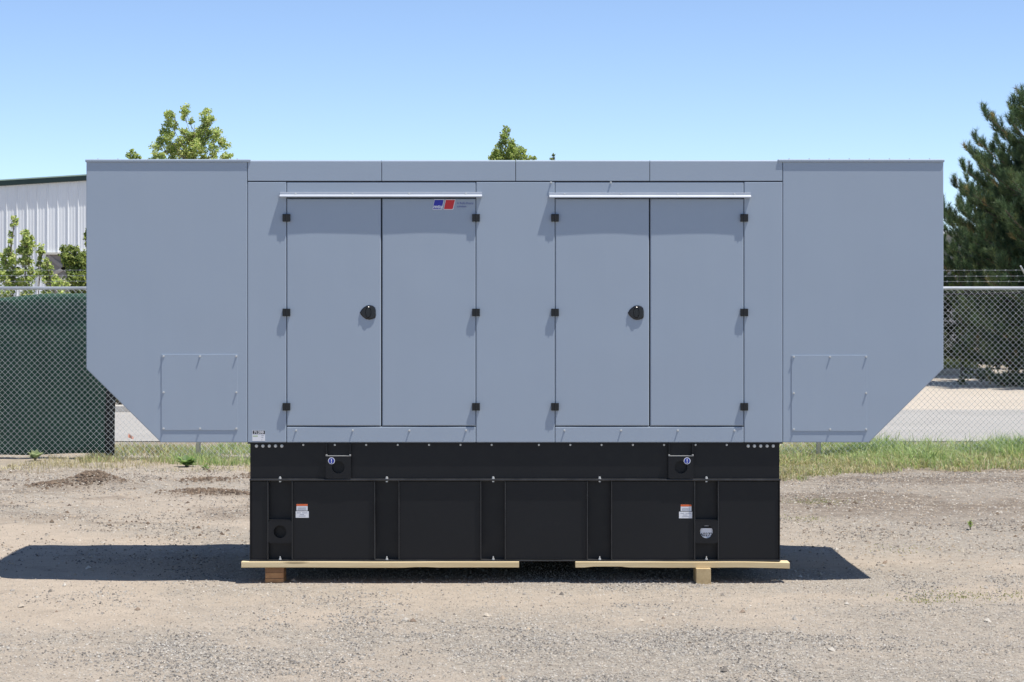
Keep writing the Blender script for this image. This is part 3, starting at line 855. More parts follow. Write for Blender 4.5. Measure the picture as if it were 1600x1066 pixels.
for k, py in enumerate((422.5, 431.6, 439.4)):
    bm = bmesh.new()
    z = Z(py, FD)
    pts = []; m = 150
    for i in range(m + 1):
        x = FX0 + (FX1 - FX0) * i / m
        pts.append((x, FENCE_Y - 0.16 + 0.05 * k, z + 0.012 * (float(vnoise(x * 0.8, k * 3.1, 70)) - 0.5)))
    add_tube(bm, pts, 0.0019, 4)
    x = FX0 + 0.03 * k
    while x < FX1 - 0.1:
        zz = z + 0.012 * (float(vnoise(x * 0.8, k * 3.1, 70)) - 0.5); yy = FENCE_Y - 0.16 + 0.05 * k
        for a in (0.6, 2.2):
            dx, dz = 0.011 * math.cos(a), 0.016 * math.sin(a)
            add_tube(bm, [(x - dx, yy - 0.008, zz - dz), (x + dx, yy + 0.008, zz + dz)], 0.0014, 3)
        x += 0.125
    link('barbed_wire', bm_mesh('barbed_wire', bm, 'strand'), fence)
bm = bmesh.new()
pts = []
xa, xb = X(1210, FD), X(1598, FD)
for i in range(25):
    u = i / 24
    pts.append((xa + (xb - xa) * u, FENCE_Y + 0.035, Z(458.6, FD) - 0.012 * math.sin(math.pi * u) + 0.05 * max(0, u - 0.86)))
add_tube(bm, pts, 0.014, 6)
link('tension_cable', bm_mesh('tension_cable', bm, 'cable'), fence)

# green privacy screen tied to the fence
def make_screen():
    m, nt, b = new_mat('green_screen_fabric')
    n1 = noise(nt, 1.3, 5); n2 = noise(nt, 300, 2)
    c = mixrgb(nt, maprange(nt, n1, 0.3, 0.7), (0.027, 0.070, 0.050), (0.036, 0.088, 0.064))
    dust = noise(nt, 1.0, 5, 0.6, scaled(nt, 6, 6, 1.2))
    c = mixrgb(nt, maprange(nt, dust, 0.5, 0.8, 0, 0.22), c, (0.10, 0.12, 0.10))
    nt.links.new(c, b.inputs['Base Color']); b.inputs['Roughness'].default_value = 0.8
    b.inputs['Specular IOR Level'].default_value = 0.2
    bump(nt, b, n2, 0.001)
    return m
M['screen'] = make_screen()
M['hem'] = paint('black_hem_tape', (0.010, 0.012, 0.012), 0.7)
sx0, sx1 = FX0 + 0.1, X(179, FD)
nu_, nv_ = 120, 30
us = np.linspace(sx0, sx1, nu_ + 1); vs = np.linspace(0, 1, nv_ + 1)
U, Vv = np.meshgrid(us, vs)
top = FT - 0.055 + 0.035 * (vnoise(U * 1.1, 0 * U, 80) - 0.5) - 0.10 * sstep(-5.6, -6.4, U) * 0.6
bot = 0.02 + 0.05 * (vnoise(U * 1.7, 0 * U + 4, 81))
ZZ = bot + (top - bot) * Vv
YY = FENCE_Y + 0.05 + 0.035 * (fbm(U * 1.6, ZZ * 0.8, 82, 3) - 0.5) + 0.012 * np.sin(U * 14 + ZZ * 2) * (1 - np.abs(Vv - 0.5))
UU = U + 0.03 * (vnoise(ZZ * 3, 0 * ZZ, 83) - 0.5) * sstep(sx1 - 0.4, sx1, U)
front = np.stack([UU, YY, ZZ], -1); backv = front + np.array([0, 0.004, 0])
vid = np.arange((nu_ + 1) * (nv_ + 1)).reshape(nv_ + 1, nu_ + 1); off = vid.size
f1 = np.stack([vid[:-1, :-1], vid[:-1, 1:], vid[1:, 1:], vid[1:, :-1]], -1).reshape(-1, 4)
f2 = f1[:, ::-1] + off
rim = []
for a, b in ((vid[0, :-1], vid[0, 1:]), (vid[-1, 1:], vid[-1, :-1]), (vid[:-1, -1], vid[1:, -1]), (vid[1:, 0], vid[:-1, 0])):
    rim.append(np.stack([b, a, a + off, b + off], -1))
me = mesh_np('privacy_screen', np.concatenate([front.reshape(-1, 3), backv.reshape(-1, 3)]), np.concatenate([f1, f2] + rim), 'screen', True)
scr = tag(link('privacy_screen', me, None), 'dark green fabric privacy screen tied behind the chain link fence', 'privacy screen')
bm = bmesh.new()
zs = np.linspace(0.03, FT - 0.10, 22)
L, R_ = [], []
for z in zs:
    wob = 0.05 * (float(vnoise(z * 3, 0, 83)) - 0.5)
    y = FENCE_Y + 0.035 + 0.02 * (float(vnoise(z * 2, 4, 84)) - 0.5)
    L.append(bm.verts.new((sx1 - 0.115 + wob * 0.5, y + 0.006, z))); R_.append(bm.verts.new((sx1 + 0.006 + wob, y - 0.004, z)))
LB = [bm.verts.new(v.co + Vector((0, 0.006, 0))) for v in L]; RB = [bm.verts.new(v.co + Vector((0, 0.006, 0))) for v in R_]
for i in range(len(zs) - 1):
    bm.faces.new((L[i], R_[i], R_[i + 1], L[i + 1])); bm.faces.new((LB[i], LB[i + 1], RB[i + 1], RB[i]))
    bm.faces.new((R_[i], RB[i], RB[i + 1], R_[i + 1])); bm.faces.new((L[i], L[i + 1], LB[i + 1], LB[i]))
bm.faces.new((L[0], LB[0], RB[0], R_[0])); bm.faces.new((L[-1], R_[-1], RB[-1], LB[-1]))
link('hem', bm_mesh('hem', bm, 'hem', True), scr)

# ------------------------------------------------------------------ grass and weeds
def blades(name, label, x, y, h, w, lean, cols, seed, cat='grass', z=None):
    r = np.random.default_rng(seed)
    n = len(x)
    a = r.uniform(0, 2 * np.pi, n)
    ld = r.uniform(0, 2 * np.pi, n)
    ln = h * lean * r.random(n)
    bx, by = np.cos(a) * w / 2, np.sin(a) * w / 2
    z0 = gh(x, y) if z is None else z
    lx, ly = np.cos(ld) * ln, np.sin(ld) * ln
    P = np.zeros((n, 5, 3))
    P[:, 0] = np.stack([x - bx, y - by, z0 - 0.01], -1); P[:, 1] = np.stack([x + bx, y + by, z0 - 0.01], -1)
    P[:, 2] = np.stack([x + bx * 0.8 + lx * 0.35, y + by * 0.8 + ly * 0.35, z0 + h * 0.55], -1)
    P[:, 3] = np.stack([x - bx * 0.8 + lx * 0.35, y - by * 0.8 + ly * 0.35, z0 + h * 0.55], -1)
    P[:, 4] = np.stack([x + lx, y + ly, z0 + h * (1 - 0.25 * (ln / np.maximum(h, 1e-4)) ** 2)], -1)
    Fc = np.array([(0, 1, 2), (0, 2, 3), (3, 2, 4)])[None] + (np.arange(n) * 5)[:, None, None]
    me = mesh_np(name, P.reshape(-1, 3), Fc.reshape(-1, 3), 'grass', False, np.repeat(cols, 5, 0))
    return tag(link(name, me), label, cat, kind='stuff')
def colmix(r, n, pal, wts):
    pal = np.array(pal); c = pal[r.choice(len(pal), n, p=np.array(wts) / sum(wts))]
    return c * r.uniform(0.7, 1.25, (n, 1))
GREENS = [(0.36, 0.48, 0.16), (0.42, 0.54, 0.20), (0.26, 0.38, 0.13), (0.54, 0.57, 0.24), (0.47, 0.55, 0.31)]
STRAW = [(0.58, 0.52, 0.29), (0.66, 0.60, 0.38), (0.48, 0.40, 0.20)]
r = np.random.default_rng(5)
# tall green strip on the right, along the fence
n = 75000
x = r.uniform(2.4, 9.0, n); y = r.uniform(8.6, 13.9, n)
edge = 9.75 + 1.5 * (fbm(x * 0.9, 0 * x, 90, 4) - 0.5) * 2 - 1.1 * sstep(4.2, 2.9, x) + 1.1 * r.random(n) ** 2.5
dens = fbm(x * 1.3, y * 1.3, 91, 3)
ok = (y > edge) & (r.random(n) < sstep(0.28, 0.55, dens) * 0.85 + 0.12)
x, y, dens = x[ok], y[ok], dens[ok]; n = len(x)
gree = np.clip(sstep(10.2, 11.8, y + 2.2 * (fbm(x * 0.8, y * 0.8, 92, 3) - 0.5)) * (0.45 + 0.55 * sstep(3.5, 5.0, x)) + 0.15, 0, 1)
tus = sstep(0.45, 0.75, fbm(x * 3.1, y * 3.1, 97, 2))
h = (0.05 + 0.13 * gree * (0.4 + dens) + 0.13 * tus * gree) * r.uniform(0.35, 1.25, n)
isg = r.random(n) < gree
cols = np.where(isg[:, None], colmix(r, n, GREENS, [3, 4, 2, 3, 3]), colmix(r, n, STRAW + [(0.42, 0.42, 0.16)], [3, 3, 2, 3]))
blades('grass', 'tall green and straw coloured grass along the fence to the right', x, y, h, r.uniform(0.006, 0.014, n), 1.8, cols, 101)
# thinner weeds on the left part of the fence line
n = 26000
x = r.uniform(-5.2, 2.4, n); y = r.uniform(10.9, 13.9, n)
dens = fbm(x * 1.5, y * 1.5, 93, 3)
ok = (y > 11.35 - 0.75 * sstep(-4.2, -3.6, x) + 0.5 * (fbm(x * 1.1, 0 * x, 94, 3) - 0.5)) & (r.random(n) < sstep(0.34, 0.58, dens) * 0.9 + 0.08)
x, y, dens = x[ok], y[ok], dens[ok]; n = len(x)
h = (0.03 + 0.15 * dens) * r.uniform(0.3, 1.2, n)
g2 = 0.35 + 0.6 * sstep(-4.6, -3.9, x)
isg = r.random(n) < g2
cols = np.where(isg[:, None], colmix(r, n, GREENS, [3, 3, 2, 4, 2]), colmix(r, n, STRAW + [(0.22, 0.20, 0.12)], [3, 3, 3, 3]))
blades('dry_grass', 'thin half dry grass under the fence to the left', x, y, h, r.uniform(0.005, 0.011, n), 1.3, cols, 102)
# flattened straw on the dirt near the screen
n = 9000
x = r.uniform(-8, -2.2, n); y = r.uniform(8.6, 12.2, n)
ok = r.random(n) < sstep(0.45, 0.65, fbm(x * 1.2, y * 1.6, 95, 3)) * sstep(8.4, 11, y)
x, y = x[ok], y[ok]; n = len(x)
blades('straw', 'flattened pale straw on the dirt below the green screen', x, y, r.uniform(0.02, 0.09, n), r.uniform(0.005, 0.010, n), 1.9, colmix(r, n, STRAW, [3, 4, 2]), 103)
# low yellow-green ground cover patches
pts = []
for (cx, cy, rx, ry, k) in ((X(1275, 21.4), 6.3, 0.33, 0.14, 420), (X(1255, 19.5), 4.4, 0.25, 0.1, 160), (X(1500, 14.2), -0.75, 0.35, 0.1, 260), (X(1590, 14.4), -0.7, 0.12, 0.06, 60), (X(1440, 14.0), -1.0, 0.16, 0.04, 80), (X(1405, 17), 2.0, 0.3, 0.1, 70)):
    q = r.normal(0, 0.5, (k, 2)); pts.append(np.stack([cx + q[:, 0] * rx, cy + q[:, 1] * ry * 3.5], -1))
pts = np.concatenate(pts); n = len(pts)
blades('ground_cover', 'low yellow green weeds creeping in patches over the gravel', pts[:, 0], pts[:, 1], r.uniform(0.006, 0.018, n), r.uniform(0.005, 0.010, n), 2.2, colmix(r, n, [(0.44, 0.42, 0.20), (0.40, 0.40, 0.16), (0.32, 0.34, 0.14)], [2, 2, 1]), 104)

def leafy_weed(name, label, x, y, height, spread, nl, leaf, cols, seed, upright=False):
    r = np.random.default_rng(seed)
    z0 = float(gh(np.array([x]), np.array([y]))[0])
    root = thing(name, label, 'weed', (x, y, z0))
    bm = bmesh.new()
    V, Fc, T = [], [], []
    for i in range(nl):
        a = r.uniform(0, 2 * np.pi); t = r.random()
        rr = spread * (0.25 + 0.75 * r.random()) * (0.5 if upright else 1)
        tip = Vector((x + math.cos(a) * rr, y + math.sin(a) * rr, z0 + height * (0.25 + 0.75 * t)))
        st = Vector((x + math.cos(a) * rr * 0.15, y + math.sin(a) * rr * 0.15, z0 + height * (0.15 + 0.55 * t) * (1 if upright else 0.5)))
        add_tube(bm, [(x, y, z0 - 0.02), st, st.lerp(tip, 0.3)], [0.004, 0.003, 0.0015], 4)
        d = (tip - st).normalized(); s = d.cross(Vector((0, 0, 1))).normalized() * leaf * 0.35
        L_ = leaf * r.uniform(0.8, 1.3); b = len(V)
        m = st + d * L_ * 0.5 + Vector((0, 0, 0.01))
        V += [st, m + s, st + d * L_ - Vector((0, 0, 0.01)), m - s, m - Vector((0, 0, 0.008))]
        Fc += [(b, b + 1, b + 4), (b + 1, b + 2, b + 4), (b + 2, b + 3, b + 4), (b + 3, b, b + 4)]
        c = np.array(cols[r.integers(len(cols))]) * r.uniform(0.8, 1.2)
        T += [c] * 5
    link('stem', bm_mesh('stem', bm, 'bark'), root)
    link('leaves', mesh_np('leaves', np.array([tuple(v) for v in V]), np.array(Fc), 'leaf', False, np.array(T)), root)
WG = [(0.24, 0.36, 0.11), (0.30, 0.43, 0.15), (0.17, 0.27, 0.09)]
leafy_weed('broadleaf_weed', 'pale broad leaved weed at the foot of the green screen', X(55, 26.6), 11.6, 0.14, 0.13, 26, 0.10, [(0.40, 0.47, 0.26), (0.32, 0.42, 0.20)], 1)
leafy_weed('dock_weed', 'bright green leafy weed beside the fence post', X(291, 25.6), 10.6, 0.13, 0.17, 40, 0.12, WG, 2)
leafy_weed('seedling_weed', 'small green sprout in front of the leafy weed by the post', X(321, 25.2), 10.2, 0.06, 0.07, 14, 0.06, WG, 3)
leafy_weed('upright_weed', 'single upright green weed on the bare gravel at right', X(1516, 18.4), 3.4, 0.11, 0.045, 14, 0.035, [(0.30, 0.38, 0.10), (0.24, 0.33, 0.09)], 4, True)

# orange marker flags by the road
M['flag'] = paint('orange_flag', (0.85, 0.42, 0.32), 0.6)
for (px, d, zt, lab) in ((213, 35.0, 0.13, 'orange marker flag standing at the road edge, farther from the fence'), (200, 28.6, 0.22, 'orange marker flag in the weeds close to the fence')):
    x = X(px, d); y = d - CAM_D
    f = thing('marker_flag', lab, 'flag', (x, y, 0), 'orange marker flags')
    bm = bmesh.new(); add_cyl(bm, (x, y, -0.05), (x, y, zt), 0.003, n=6)
    link('stake', bm_mesh('stake', bm, 'wire'), f)
    bm = bmesh.new()
    A, B = [], []
    for i in range(5):
        xx = x + 0.018 * i; yy = y + 0.015 * math.sin(i * 1.6)
        A.append((bm.verts.new((xx, yy, zt - 0.06 - 0.006 * i)), bm.verts.new((xx, yy, zt - 0.005 - 0.012 * i))))
        B.append((bm.verts.new((xx, yy + 0.003, zt - 0.06 - 0.006 * i)), bm.verts.new((xx, yy + 0.003, zt - 0.005 - 0.012 * i))))
    for i in range(4):
        bm.faces.new((A[i][0], A[i + 1][0], A[i + 1][1], A[i][1])); bm.faces.new((B[i][0], B[i][1], B[i + 1][1], B[i + 1][0]))
    link('pennant', bm_mesh('pennant', bm, 'flag'), f)

# ------------------------------------------------------------------ trees
def add_leaves(acc, c, rad, n, size, pal, wts, r, squash=1.0):
    u = r.normal(0, 1, (n, 3)); u /= np.linalg.norm(u, axis=1)[:, None]
    rr = rad * r.random(n) ** 0.45
    p = np.array(c) + u * rr[:, None] * np.array([1, 1, squash])
    nrm = r.normal(0, 1, (n, 3)) + np.array([0.25, -0.6, 1.0]); nrm /= np.linalg.norm(nrm, axis=1)[:, None]
    t = np.cross(nrm, r.normal(0, 1, (n, 3))); t /= np.linalg.norm(t, axis=1)[:, None]
    b = np.cross(nrm, t)
    s = size * r.uniform(0.6, 1.25, (n, 1))
    V = np.stack([p - t * s * 0.55, p + b * s * 0.36 + nrm * s * 0.08, p + t * s * 0.6, p - b * s * 0.36 + nrm * s * 0.08], 1)
    acc[0].append(V.reshape(-1, 3)); acc[1].append(np.repeat(colmix(r, n, pal, wts), 4, 0))
def finish_leaves(acc, parent, mat='leaf', name='crown'):
    V = np.concatenate(acc[0]); T = np.concatenate(acc[1])
    Fc = np.arange(len(V)).reshape(-1, 4)
    return link(name, mesh_np(name, V, Fc, mat, False, T), parent)
YG = [(0.60, 0.66, 0.21), (0.50, 0.60, 0.18), (0.37, 0.48, 0.13), (0.72, 0.72, 0.33), (0.23, 0.33, 0.10)]
YGW = [4, 4, 2, 2, 1.5]
DG = [(0.32, 0.40, 0.10), (0.22, 0.29, 0.08), (0.45, 0.50, 0.15), (0.13, 0.19, 0.06)]
DGW = [3, 3, 2, 2]
def broad_tree(name, label, d, base_px, clumps, seed, pal=YG, wts=YGW, leaf=0.050, dens=1.0, group=None, trunk_r=0.09, depth=1.0):
    """clumps: (px, py, radius px) of foliage masses; depth spread is real"""
    r = np.random.default_rng(seed)
    k = d / F
    x0 = X(base_px, d); y0 = d - CAM_D
    root = thing(name, label, 'tree', (x0, y0, 0), group)
    cs = []
    span = max(1.0, max(abs(c[0] - base_px) for c in clumps)) * k
    for (px, py, rp) in clumps:
        cs.append((Vector((X(px, d), y0 + r.uniform(-1, 1) * depth * min(0.5, span * 0.5), Z(py, d))), rp * k * 1.42))
    top = max(c[0].z for c in cs); low = min(c[0].z for c in cs)
    bm = bmesh.new()
    path = []
    tx = sum(c[0].x for c in cs if c[0].z > top - 0.5) / max(1, len([c for c in cs if c[0].z > top - 0.5]))
    for i in range(9):
        u = i / 8
        path.append(Vector((x0 + (tx - x0) * u ** 1.5 + 0.03 * math.sin(i * 2.1 + seed), y0 + 0.03 * math.cos(i * 1.7 + seed), -0.05 + (top - 0.25) * u)))
    add_tube(bm, path, [trunk_r * (1 - 0.97 * i / 8) for i in range(9)], 7)
    for c, rr in cs:
        zz = max(0.25, min(top - 0.2, c.z - 0.35 - 0.55 * abs(c.x - x0)))
        u = min(1.0, zz / (top - 0.25)); i = min(7, int(u * 8)); p = path[i].lerp(path[i + 1], u * 8 - i)
        mid = p.lerp(c, 0.55) - Vector((0, 0, 0.05))
        br = max(0.008, trunk_r * (1 - 0.9 * u) * 0.4)
        add_tube(bm, [p, mid, c + Vector((0, 0, rr * 0.5))], [br, br * 0.6, 0.004], 5)
        for q in range(4):
            e = c + Vector(r.normal(0, 1, 3)).normalized() * rr * 0.9
            add_tube(bm, [mid.lerp(c, 0.5), e], [0.005, 0.002], 3)
    link('trunk', bm_mesh('trunk', bm, 'bark', True), root)
    acc = ([], [])
    for c, rr in cs:
        n = int(dens * 3.1 * (rr / leaf) ** 2 * 9)
        # break each mass up into small bunches so that the outline stays ragged
        nb = 7
        for q in range(nb):
            o = Vector(r.normal(0, 1, 3)).normalized() * rr * r.uniform(0.30, 0.70)
            add_leaves(acc, c + o, rr * r.uniform(0.40, 0.62), max(6, n // nb), leaf, pal, wts, r)
    finish_leaves(acc, root)
    return root
BT = 'young trees behind the fence and roof'
big = [(292, 174, 8), (297, 188, 5), (287, 182, 5), (271, 184, 9), (268, 199, 10), (283, 205, 7), (264, 216, 11), (250, 226, 10), (242, 241, 9), (275, 226, 12), (267, 240, 12), (285, 238, 11), (322, 174, 6), (325, 186, 10), (333, 189, 6), (318, 198, 8), (306, 206, 9), (299, 211, 7), (291, 215, 8), (315, 218, 12), (299, 223, 10), (309, 235, 13), (295, 246, 12), (330, 207, 9), (342, 212, 10), (349, 224, 9), (338, 231, 8), (329, 242, 6), (320, 246, 10), (360, 246, 6), (350, 248, 6), (245, 255, 12), (265, 260, 14), (290, 262, 14), (315, 262, 14), (340, 262, 12), (355, 262, 10), (260, 285, 14), (290, 288, 16), (320, 288, 16), (345, 285, 12), (275, 312, 14), (305, 315, 16), (330, 312, 12), (300, 340, 14)]
broad_tree('broadleaf_tree', 'broad yellow green tree with two spires rising above the roof near its end', 50, 300, big, 11, trunk_r=0.14, group=BT)
mid = [(789, 199, 3), (790, 206, 5), (796, 204, 3), (788, 216, 8), (783, 226, 7), (795, 225, 9), (790, 238, 12), (776, 238, 7), (768, 244, 6), (806, 234, 8), (814, 240, 7), (822, 247, 7), (832, 248, 4), (803, 248, 12), (780, 250, 12), (795, 268, 16), (770, 268, 12), (825, 268, 12), (795, 295, 18), (770, 300, 14), (822, 298, 14), (795, 330, 16)]
broad_tree('broadleaf_tree', 'pointed green tree top showing above the middle of the roof', 50, 795, mid, 12, pal=YG[:3] + DG[:2], wts=[2, 3, 3, 3, 2], trunk_r=0.12, group=BT)
broad_tree('broadleaf_tree', 'tiny leafy tip just clearing the roof beside the pointed tree', 52, 866, [(865, 243, 2.5), (864, 250, 4), (867, 262, 8), (862, 280, 10), (868, 300, 12)], 13, pal=DG, wts=DGW, trunk_r=0.07, group=BT)
broad_tree('broadleaf_tree', 'small leafy tip over the roof next to the two spired tree', 50, 207, [(207, 236, 4), (203, 243, 5), (211, 244, 6), (218, 248, 3), (206, 256, 9), (210, 275, 12), (205, 300, 14)], 14, pal=YG[:3] + DG[:2], wts=[2, 3, 3, 2, 2], trunk_r=0.08, group=BT)
# saplings in front of the metal building
SG = 'saplings behind the green screen'
broad_tree('sapling', 'tallest thin sapling with a sparse stem and a tufted top at far left', 41, 20, [(21, 342, 5), (22, 350, 5), (17, 366, 4), (18, 378, 4), (12, 392, 7), (16, 400, 7), (6, 403, 6), (20, 410, 8), (8, 418, 10), (18, 424, 10), (3, 430, 10), (14, 440, 12), (28, 440, 8), (12, 460, 12), (20, 480, 12), (10, 500, 12)], 21, trunk_r=0.045, group=SG, leaf=0.056)
broad_tree('sapling', 'dense pointed sapling second in the row before the white wall', 41, 41, [(42, 361, 4), (42, 369, 8), (40, 380, 8), (47, 376, 6), (35, 390, 8), (46, 390, 9), (40, 397, 9), (45, 407, 7), (36, 409, 6), (47, 421, 7), (52, 430, 6), (33, 425, 8), (42, 438, 11), (40, 460, 12), (46, 480, 12), (38, 500, 12)], 22, trunk_r=0.05, group=SG, leaf=0.056)
broad_tree('sapling', 'wispy thin sapling with gaps between its leaves', 42, 61, [(64, 386, 5), (60, 394, 4), (66, 393, 4), (62, 404, 3), (59, 414, 4), (65, 412, 2), (58, 424, 3)], 23, trunk_r=0.035, group=SG, leaf=0.06, dens=0.6)
broad_tree('sapling', 'short bushy sapling in front of the brown door', 41, 73, [(74, 409, 5), (78, 416, 5), (70, 419, 6), (67, 428, 6), (76, 425, 6), (72, 436, 8), (86, 436, 6), (92, 442, 7), (84, 445, 8), (102, 445, 5), (75, 462, 12), (95, 462, 10), (80, 485, 12)], 24, trunk_r=0.04, group=SG, leaf=0.065)
broad_tree('round_tree', 'round dark green tree beside the generator end, before the white wall', 42, 117, [(104, 394, 8), (112, 393, 8), (120, 393, 7), (100, 402, 8), (109, 405, 10), (120, 404, 10), (128, 398, 7), (132, 406, 8), (103, 412, 8), (112, 418, 10), (124, 416, 11), (118, 429, 13), (130, 428, 10), (110, 434, 8), (120, 444, 14), (132, 444, 10), (120, 462, 14), (136, 420, 12), (140, 440, 12), (118, 484, 14)], 25, pal=DG + [(0.30, 0.34, 0.08)], wts=[3, 3, 2, 2, 2], trunk_r=0.07, group=SG, leaf=0.056)
broad_tree('sapling', 'slim sapling almost hidden behind the generator end', 43, 138, [(133, 366, 3), (135, 372, 4), (136, 380, 5), (140, 360, 5), (141, 385, 6), (142, 400, 8)], 26, pal=DG, wts=DGW, trunk_r=0.04, group=SG, leaf=0.065)
# low shrubs along the far side of the road
for i, (px, d, lab) in enumerate(((192, 39.0, 'olive green shrub seen between the screen edge and the generator'), (262, 40.0, 'low olive shrub hidden behind the grey end hood'))):
    r = np.random.default_rng(70 + i)
    root = thing('roadside_shrub', lab, 'shrub', (X(px, d), d - CAM_D, 0), 'shrubs across the road')
    acc = ([], []); bm = bmesh.new()
    for q in range(26):
        c = Vector((X(px, d) + r.uniform(-0.55, 0.55), d - CAM_D + r.uniform(-0.35, 0.35), r.uniform(0.1, 1.1)))
        add_leaves(acc, c, 0.2, 120, 0.055, [(0.16, 0.19, 0.05), (0.22, 0.24, 0.07), (0.10, 0.13, 0.04), (0.30, 0.28, 0.10)], [3, 3, 2, 2], r)
        add_tube(bm, [(X(px, d), d - CAM_D, -0.03), c], [0.012, 0.004], 4)
    link('stems', bm_mesh('stems', bm, 'bark'), root)
    finish_leaves(acc, root, name='foliage')

# pine on the right
def pine(name, label, px, d, H, prof, seed):
    r = np.random.default_rng(seed)
    x0, y0 = X(px, d), d - CAM_D
    root = thing(name, label, 'tree', (x0, y0, 0))
    bm = bmesh.new()
    path = [Vector((x0 + 0.05 * math.sin(i * 1.3), y0 + 0.04 * math.cos(i), -0.05 + H * i / 10)) for i in range(11)]
    add_tube(bm, path, [0.17 * (1 - 0.95 * i / 10) for i in range(11)], 9)
    tufts = []
    z = 0.35
    while z < H - 0.15:
        R = float(np.interp(z, [p[0] for p in prof], [p[1] for p in prof]))
        nb = 11 if z < H * 0.75 else 7
        ph = r.uniform(0, 6.28)
        for q in range(nb):
            a = ph + 2 * math.pi * (q + r.uniform(-0.3, 0.3)) / nb
            L = R * r.uniform(0.72, 1.08)
            rise = -0.10 + 0.95 * (z / H)
            dirv = Vector((math.cos(a), math.sin(a), 0))
            p0 = Vector((x0, y0, z + r.uniform(-0.1, 0.1)))
            pts = []
            for i in range(8):
                u = i / 7
                pts.append(p0 + dirv * L * u + Vector((0, 0, L * rise * (0.25 * u + 0.75 * u * u) - 0.1 * L * math.sin(math.pi * u) * (1 - z / H))))
            br = 0.012 + 0.022 * (1 - z / H)
            add_tube(bm, pts, [br * (1 - 0.8 * i / 7) for i in range(8)], 5)
            side = dirv.cross(Vector((0, 0, 1)))
            nt_ = max(5, int(L * 11))
            for t in range(nt_):
                u = 0.22 + 0.78 * (t + r.random()) / nt_
                i = min(6, int(u * 7)); b = pts[i].lerp(pts[i + 1], u * 7 - i)
                sl = (0.14 + 0.42 * (1 - u) * L * 0.5) * r.uniform(0.6, 1.2)
                e = b + (side * r.choice([-1, 1]) * r.uniform(0.4, 1) + dirv * r.uniform(0.2, 0.9)).normalized() * sl + Vector((0, 0, r.uniform(0.02, 0.22)))
                add_tube(bm, [b, b.lerp(e, 0.6) - Vector((0, 0, 0.02)), e], [0.008, 0.006, 0.004], 3)
                ax = ((e - b).normalized() * 0.7 + Vector((0, 0, r.uniform(0.3, 1.3)))).normalized()
                tufts.append((e, ax)); tufts.append((b.lerp(e, 0.5), ax))
            tufts.append((pts[-1], Vector((dirv.x * 0.35, dirv.y * 0.35, 1)).normalized()))
            tufts.append((pts[-1] + Vector((0, 0, 0.12)), Vector((dirv.x * 0.15, dirv.y * 0.15, 1)).normalized()))
        z += 0.33 - 0.10 * z / H
    tufts += [(Vector((x0, y0, H - 0.1 * i)), Vector((0, 0, 1))) for i in range(5)]
    link('trunk', bm_mesh('trunk', bm, 'pinebark', True), root)
    C = np.array([tuple(t[0]) for t in tufts]); A = np.array([tuple(t[1]) for t in tufts])
    K = 60; n = len(C) * K
    C = np.repeat(C, K, 0); A = np.repeat(A, K, 0)
    s = r.uniform(-0.10, 0.10, (n, 1))
    dv = r.normal(0, 1, (n, 3)); dv -= A * (dv * A).sum(1)[:, None] * 0.4
    dv = dv / np.linalg.norm(dv, axis=1)[:, None] * 0.8 + A * 0.95
    dv /= np.linalg.norm(dv, axis=1)[:, None]
    ln = r.uniform(0.09, 0.17, (n, 1))
    sd_ = np.cross(dv, r.normal(0, 1, (n, 3))); sd_ /= np.linalg.norm(sd_, axis=1)[:, None]
    b = C + A * s
    V = np.stack([b - sd_ * 0.0055, b + sd_ * 0.0055, b + dv * ln], 1).reshape(-1, 3)
    tc = colmix(r, len(tufts), [(0.095, 0.158, 0.072), (0.125, 0.185, 0.078), (0.075, 0.130, 0.068), (0.165, 0.215, 0.09), (0.28, 0.23, 0.10)], [4, 4, 3, 2, 0.4])
    T = np.repeat(np.repeat(tc, K, 0) * r.uniform(0.8, 1.2, (n, 1)), 3, 0)
    link('crown', mesh_np('crown', V, np.arange(len(V)).reshape(-1, 3), 'needle', False, T), root)
    return root
pine('pine_tree', 'large dark green pine tree standing beyond the fence and road', 1702, 51, 8.0,
     [(0.3, 2.6), (1.2, 3.3), (2.4, 3.5), (3.7, 3.2), (4.7, 2.5), (6.0, 1.6), (7.2, 0.85), (8.4, 0.15)], 31)
pine('pine_tree', 'second dark pine standing close behind the large pine', 1612, 57, 6.0,
     [(0.3, 0.5), (0.9, 1.3), (1.6, 2.5), (2.4, 3.2), (3.2, 2.6), (4.2, 1.6), (5.2, 0.8), (5.9, 0.15)], 32)
broad_tree('leafy_shrub', 'light green shrub in the shade of the pine, above the fence rail', 51.5, 1503, [(1492, 428, 4), (1498, 420, 4), (1511, 416, 4), (1514, 428, 5), (1500, 438, 6), (1512, 444, 6), (1490, 444, 5), (1502, 456, 7), (1498, 480, 9), (1510, 500, 10), (1500, 520, 10), (1512, 540, 10), (1505, 560, 10), (1512, 580, 9), (1504, 592, 8), (1500, 606, 9), (1514, 612, 8)], 33, pal=[(0.20, 0.26, 0.07), (0.13, 0.18, 0.05), (0.08, 0.11, 0.04)], wts=[2, 3, 3], trunk_r=0.03, leaf=0.05, dens=0.35)
broad_tree('leafy_shrub', 'small pale shrub under the pine near the leaning wire arm', 51.5, 1577, [(1575, 425, 4), (1578, 436, 5), (1584, 442, 5), (1576, 452, 6), (1580, 475, 8), (1572, 500, 9), (1584, 525, 10), (1575, 550, 10), (1582, 575, 10), (1576, 595, 8), (1570, 606, 9), (1586, 612, 8)], 34, pal=[(0.20, 0.26, 0.07), (0.13, 0.18, 0.05), (0.08, 0.11, 0.04)], wts=[2, 3, 3], trunk_r=0.03, leaf=0.05, dens=0.3)

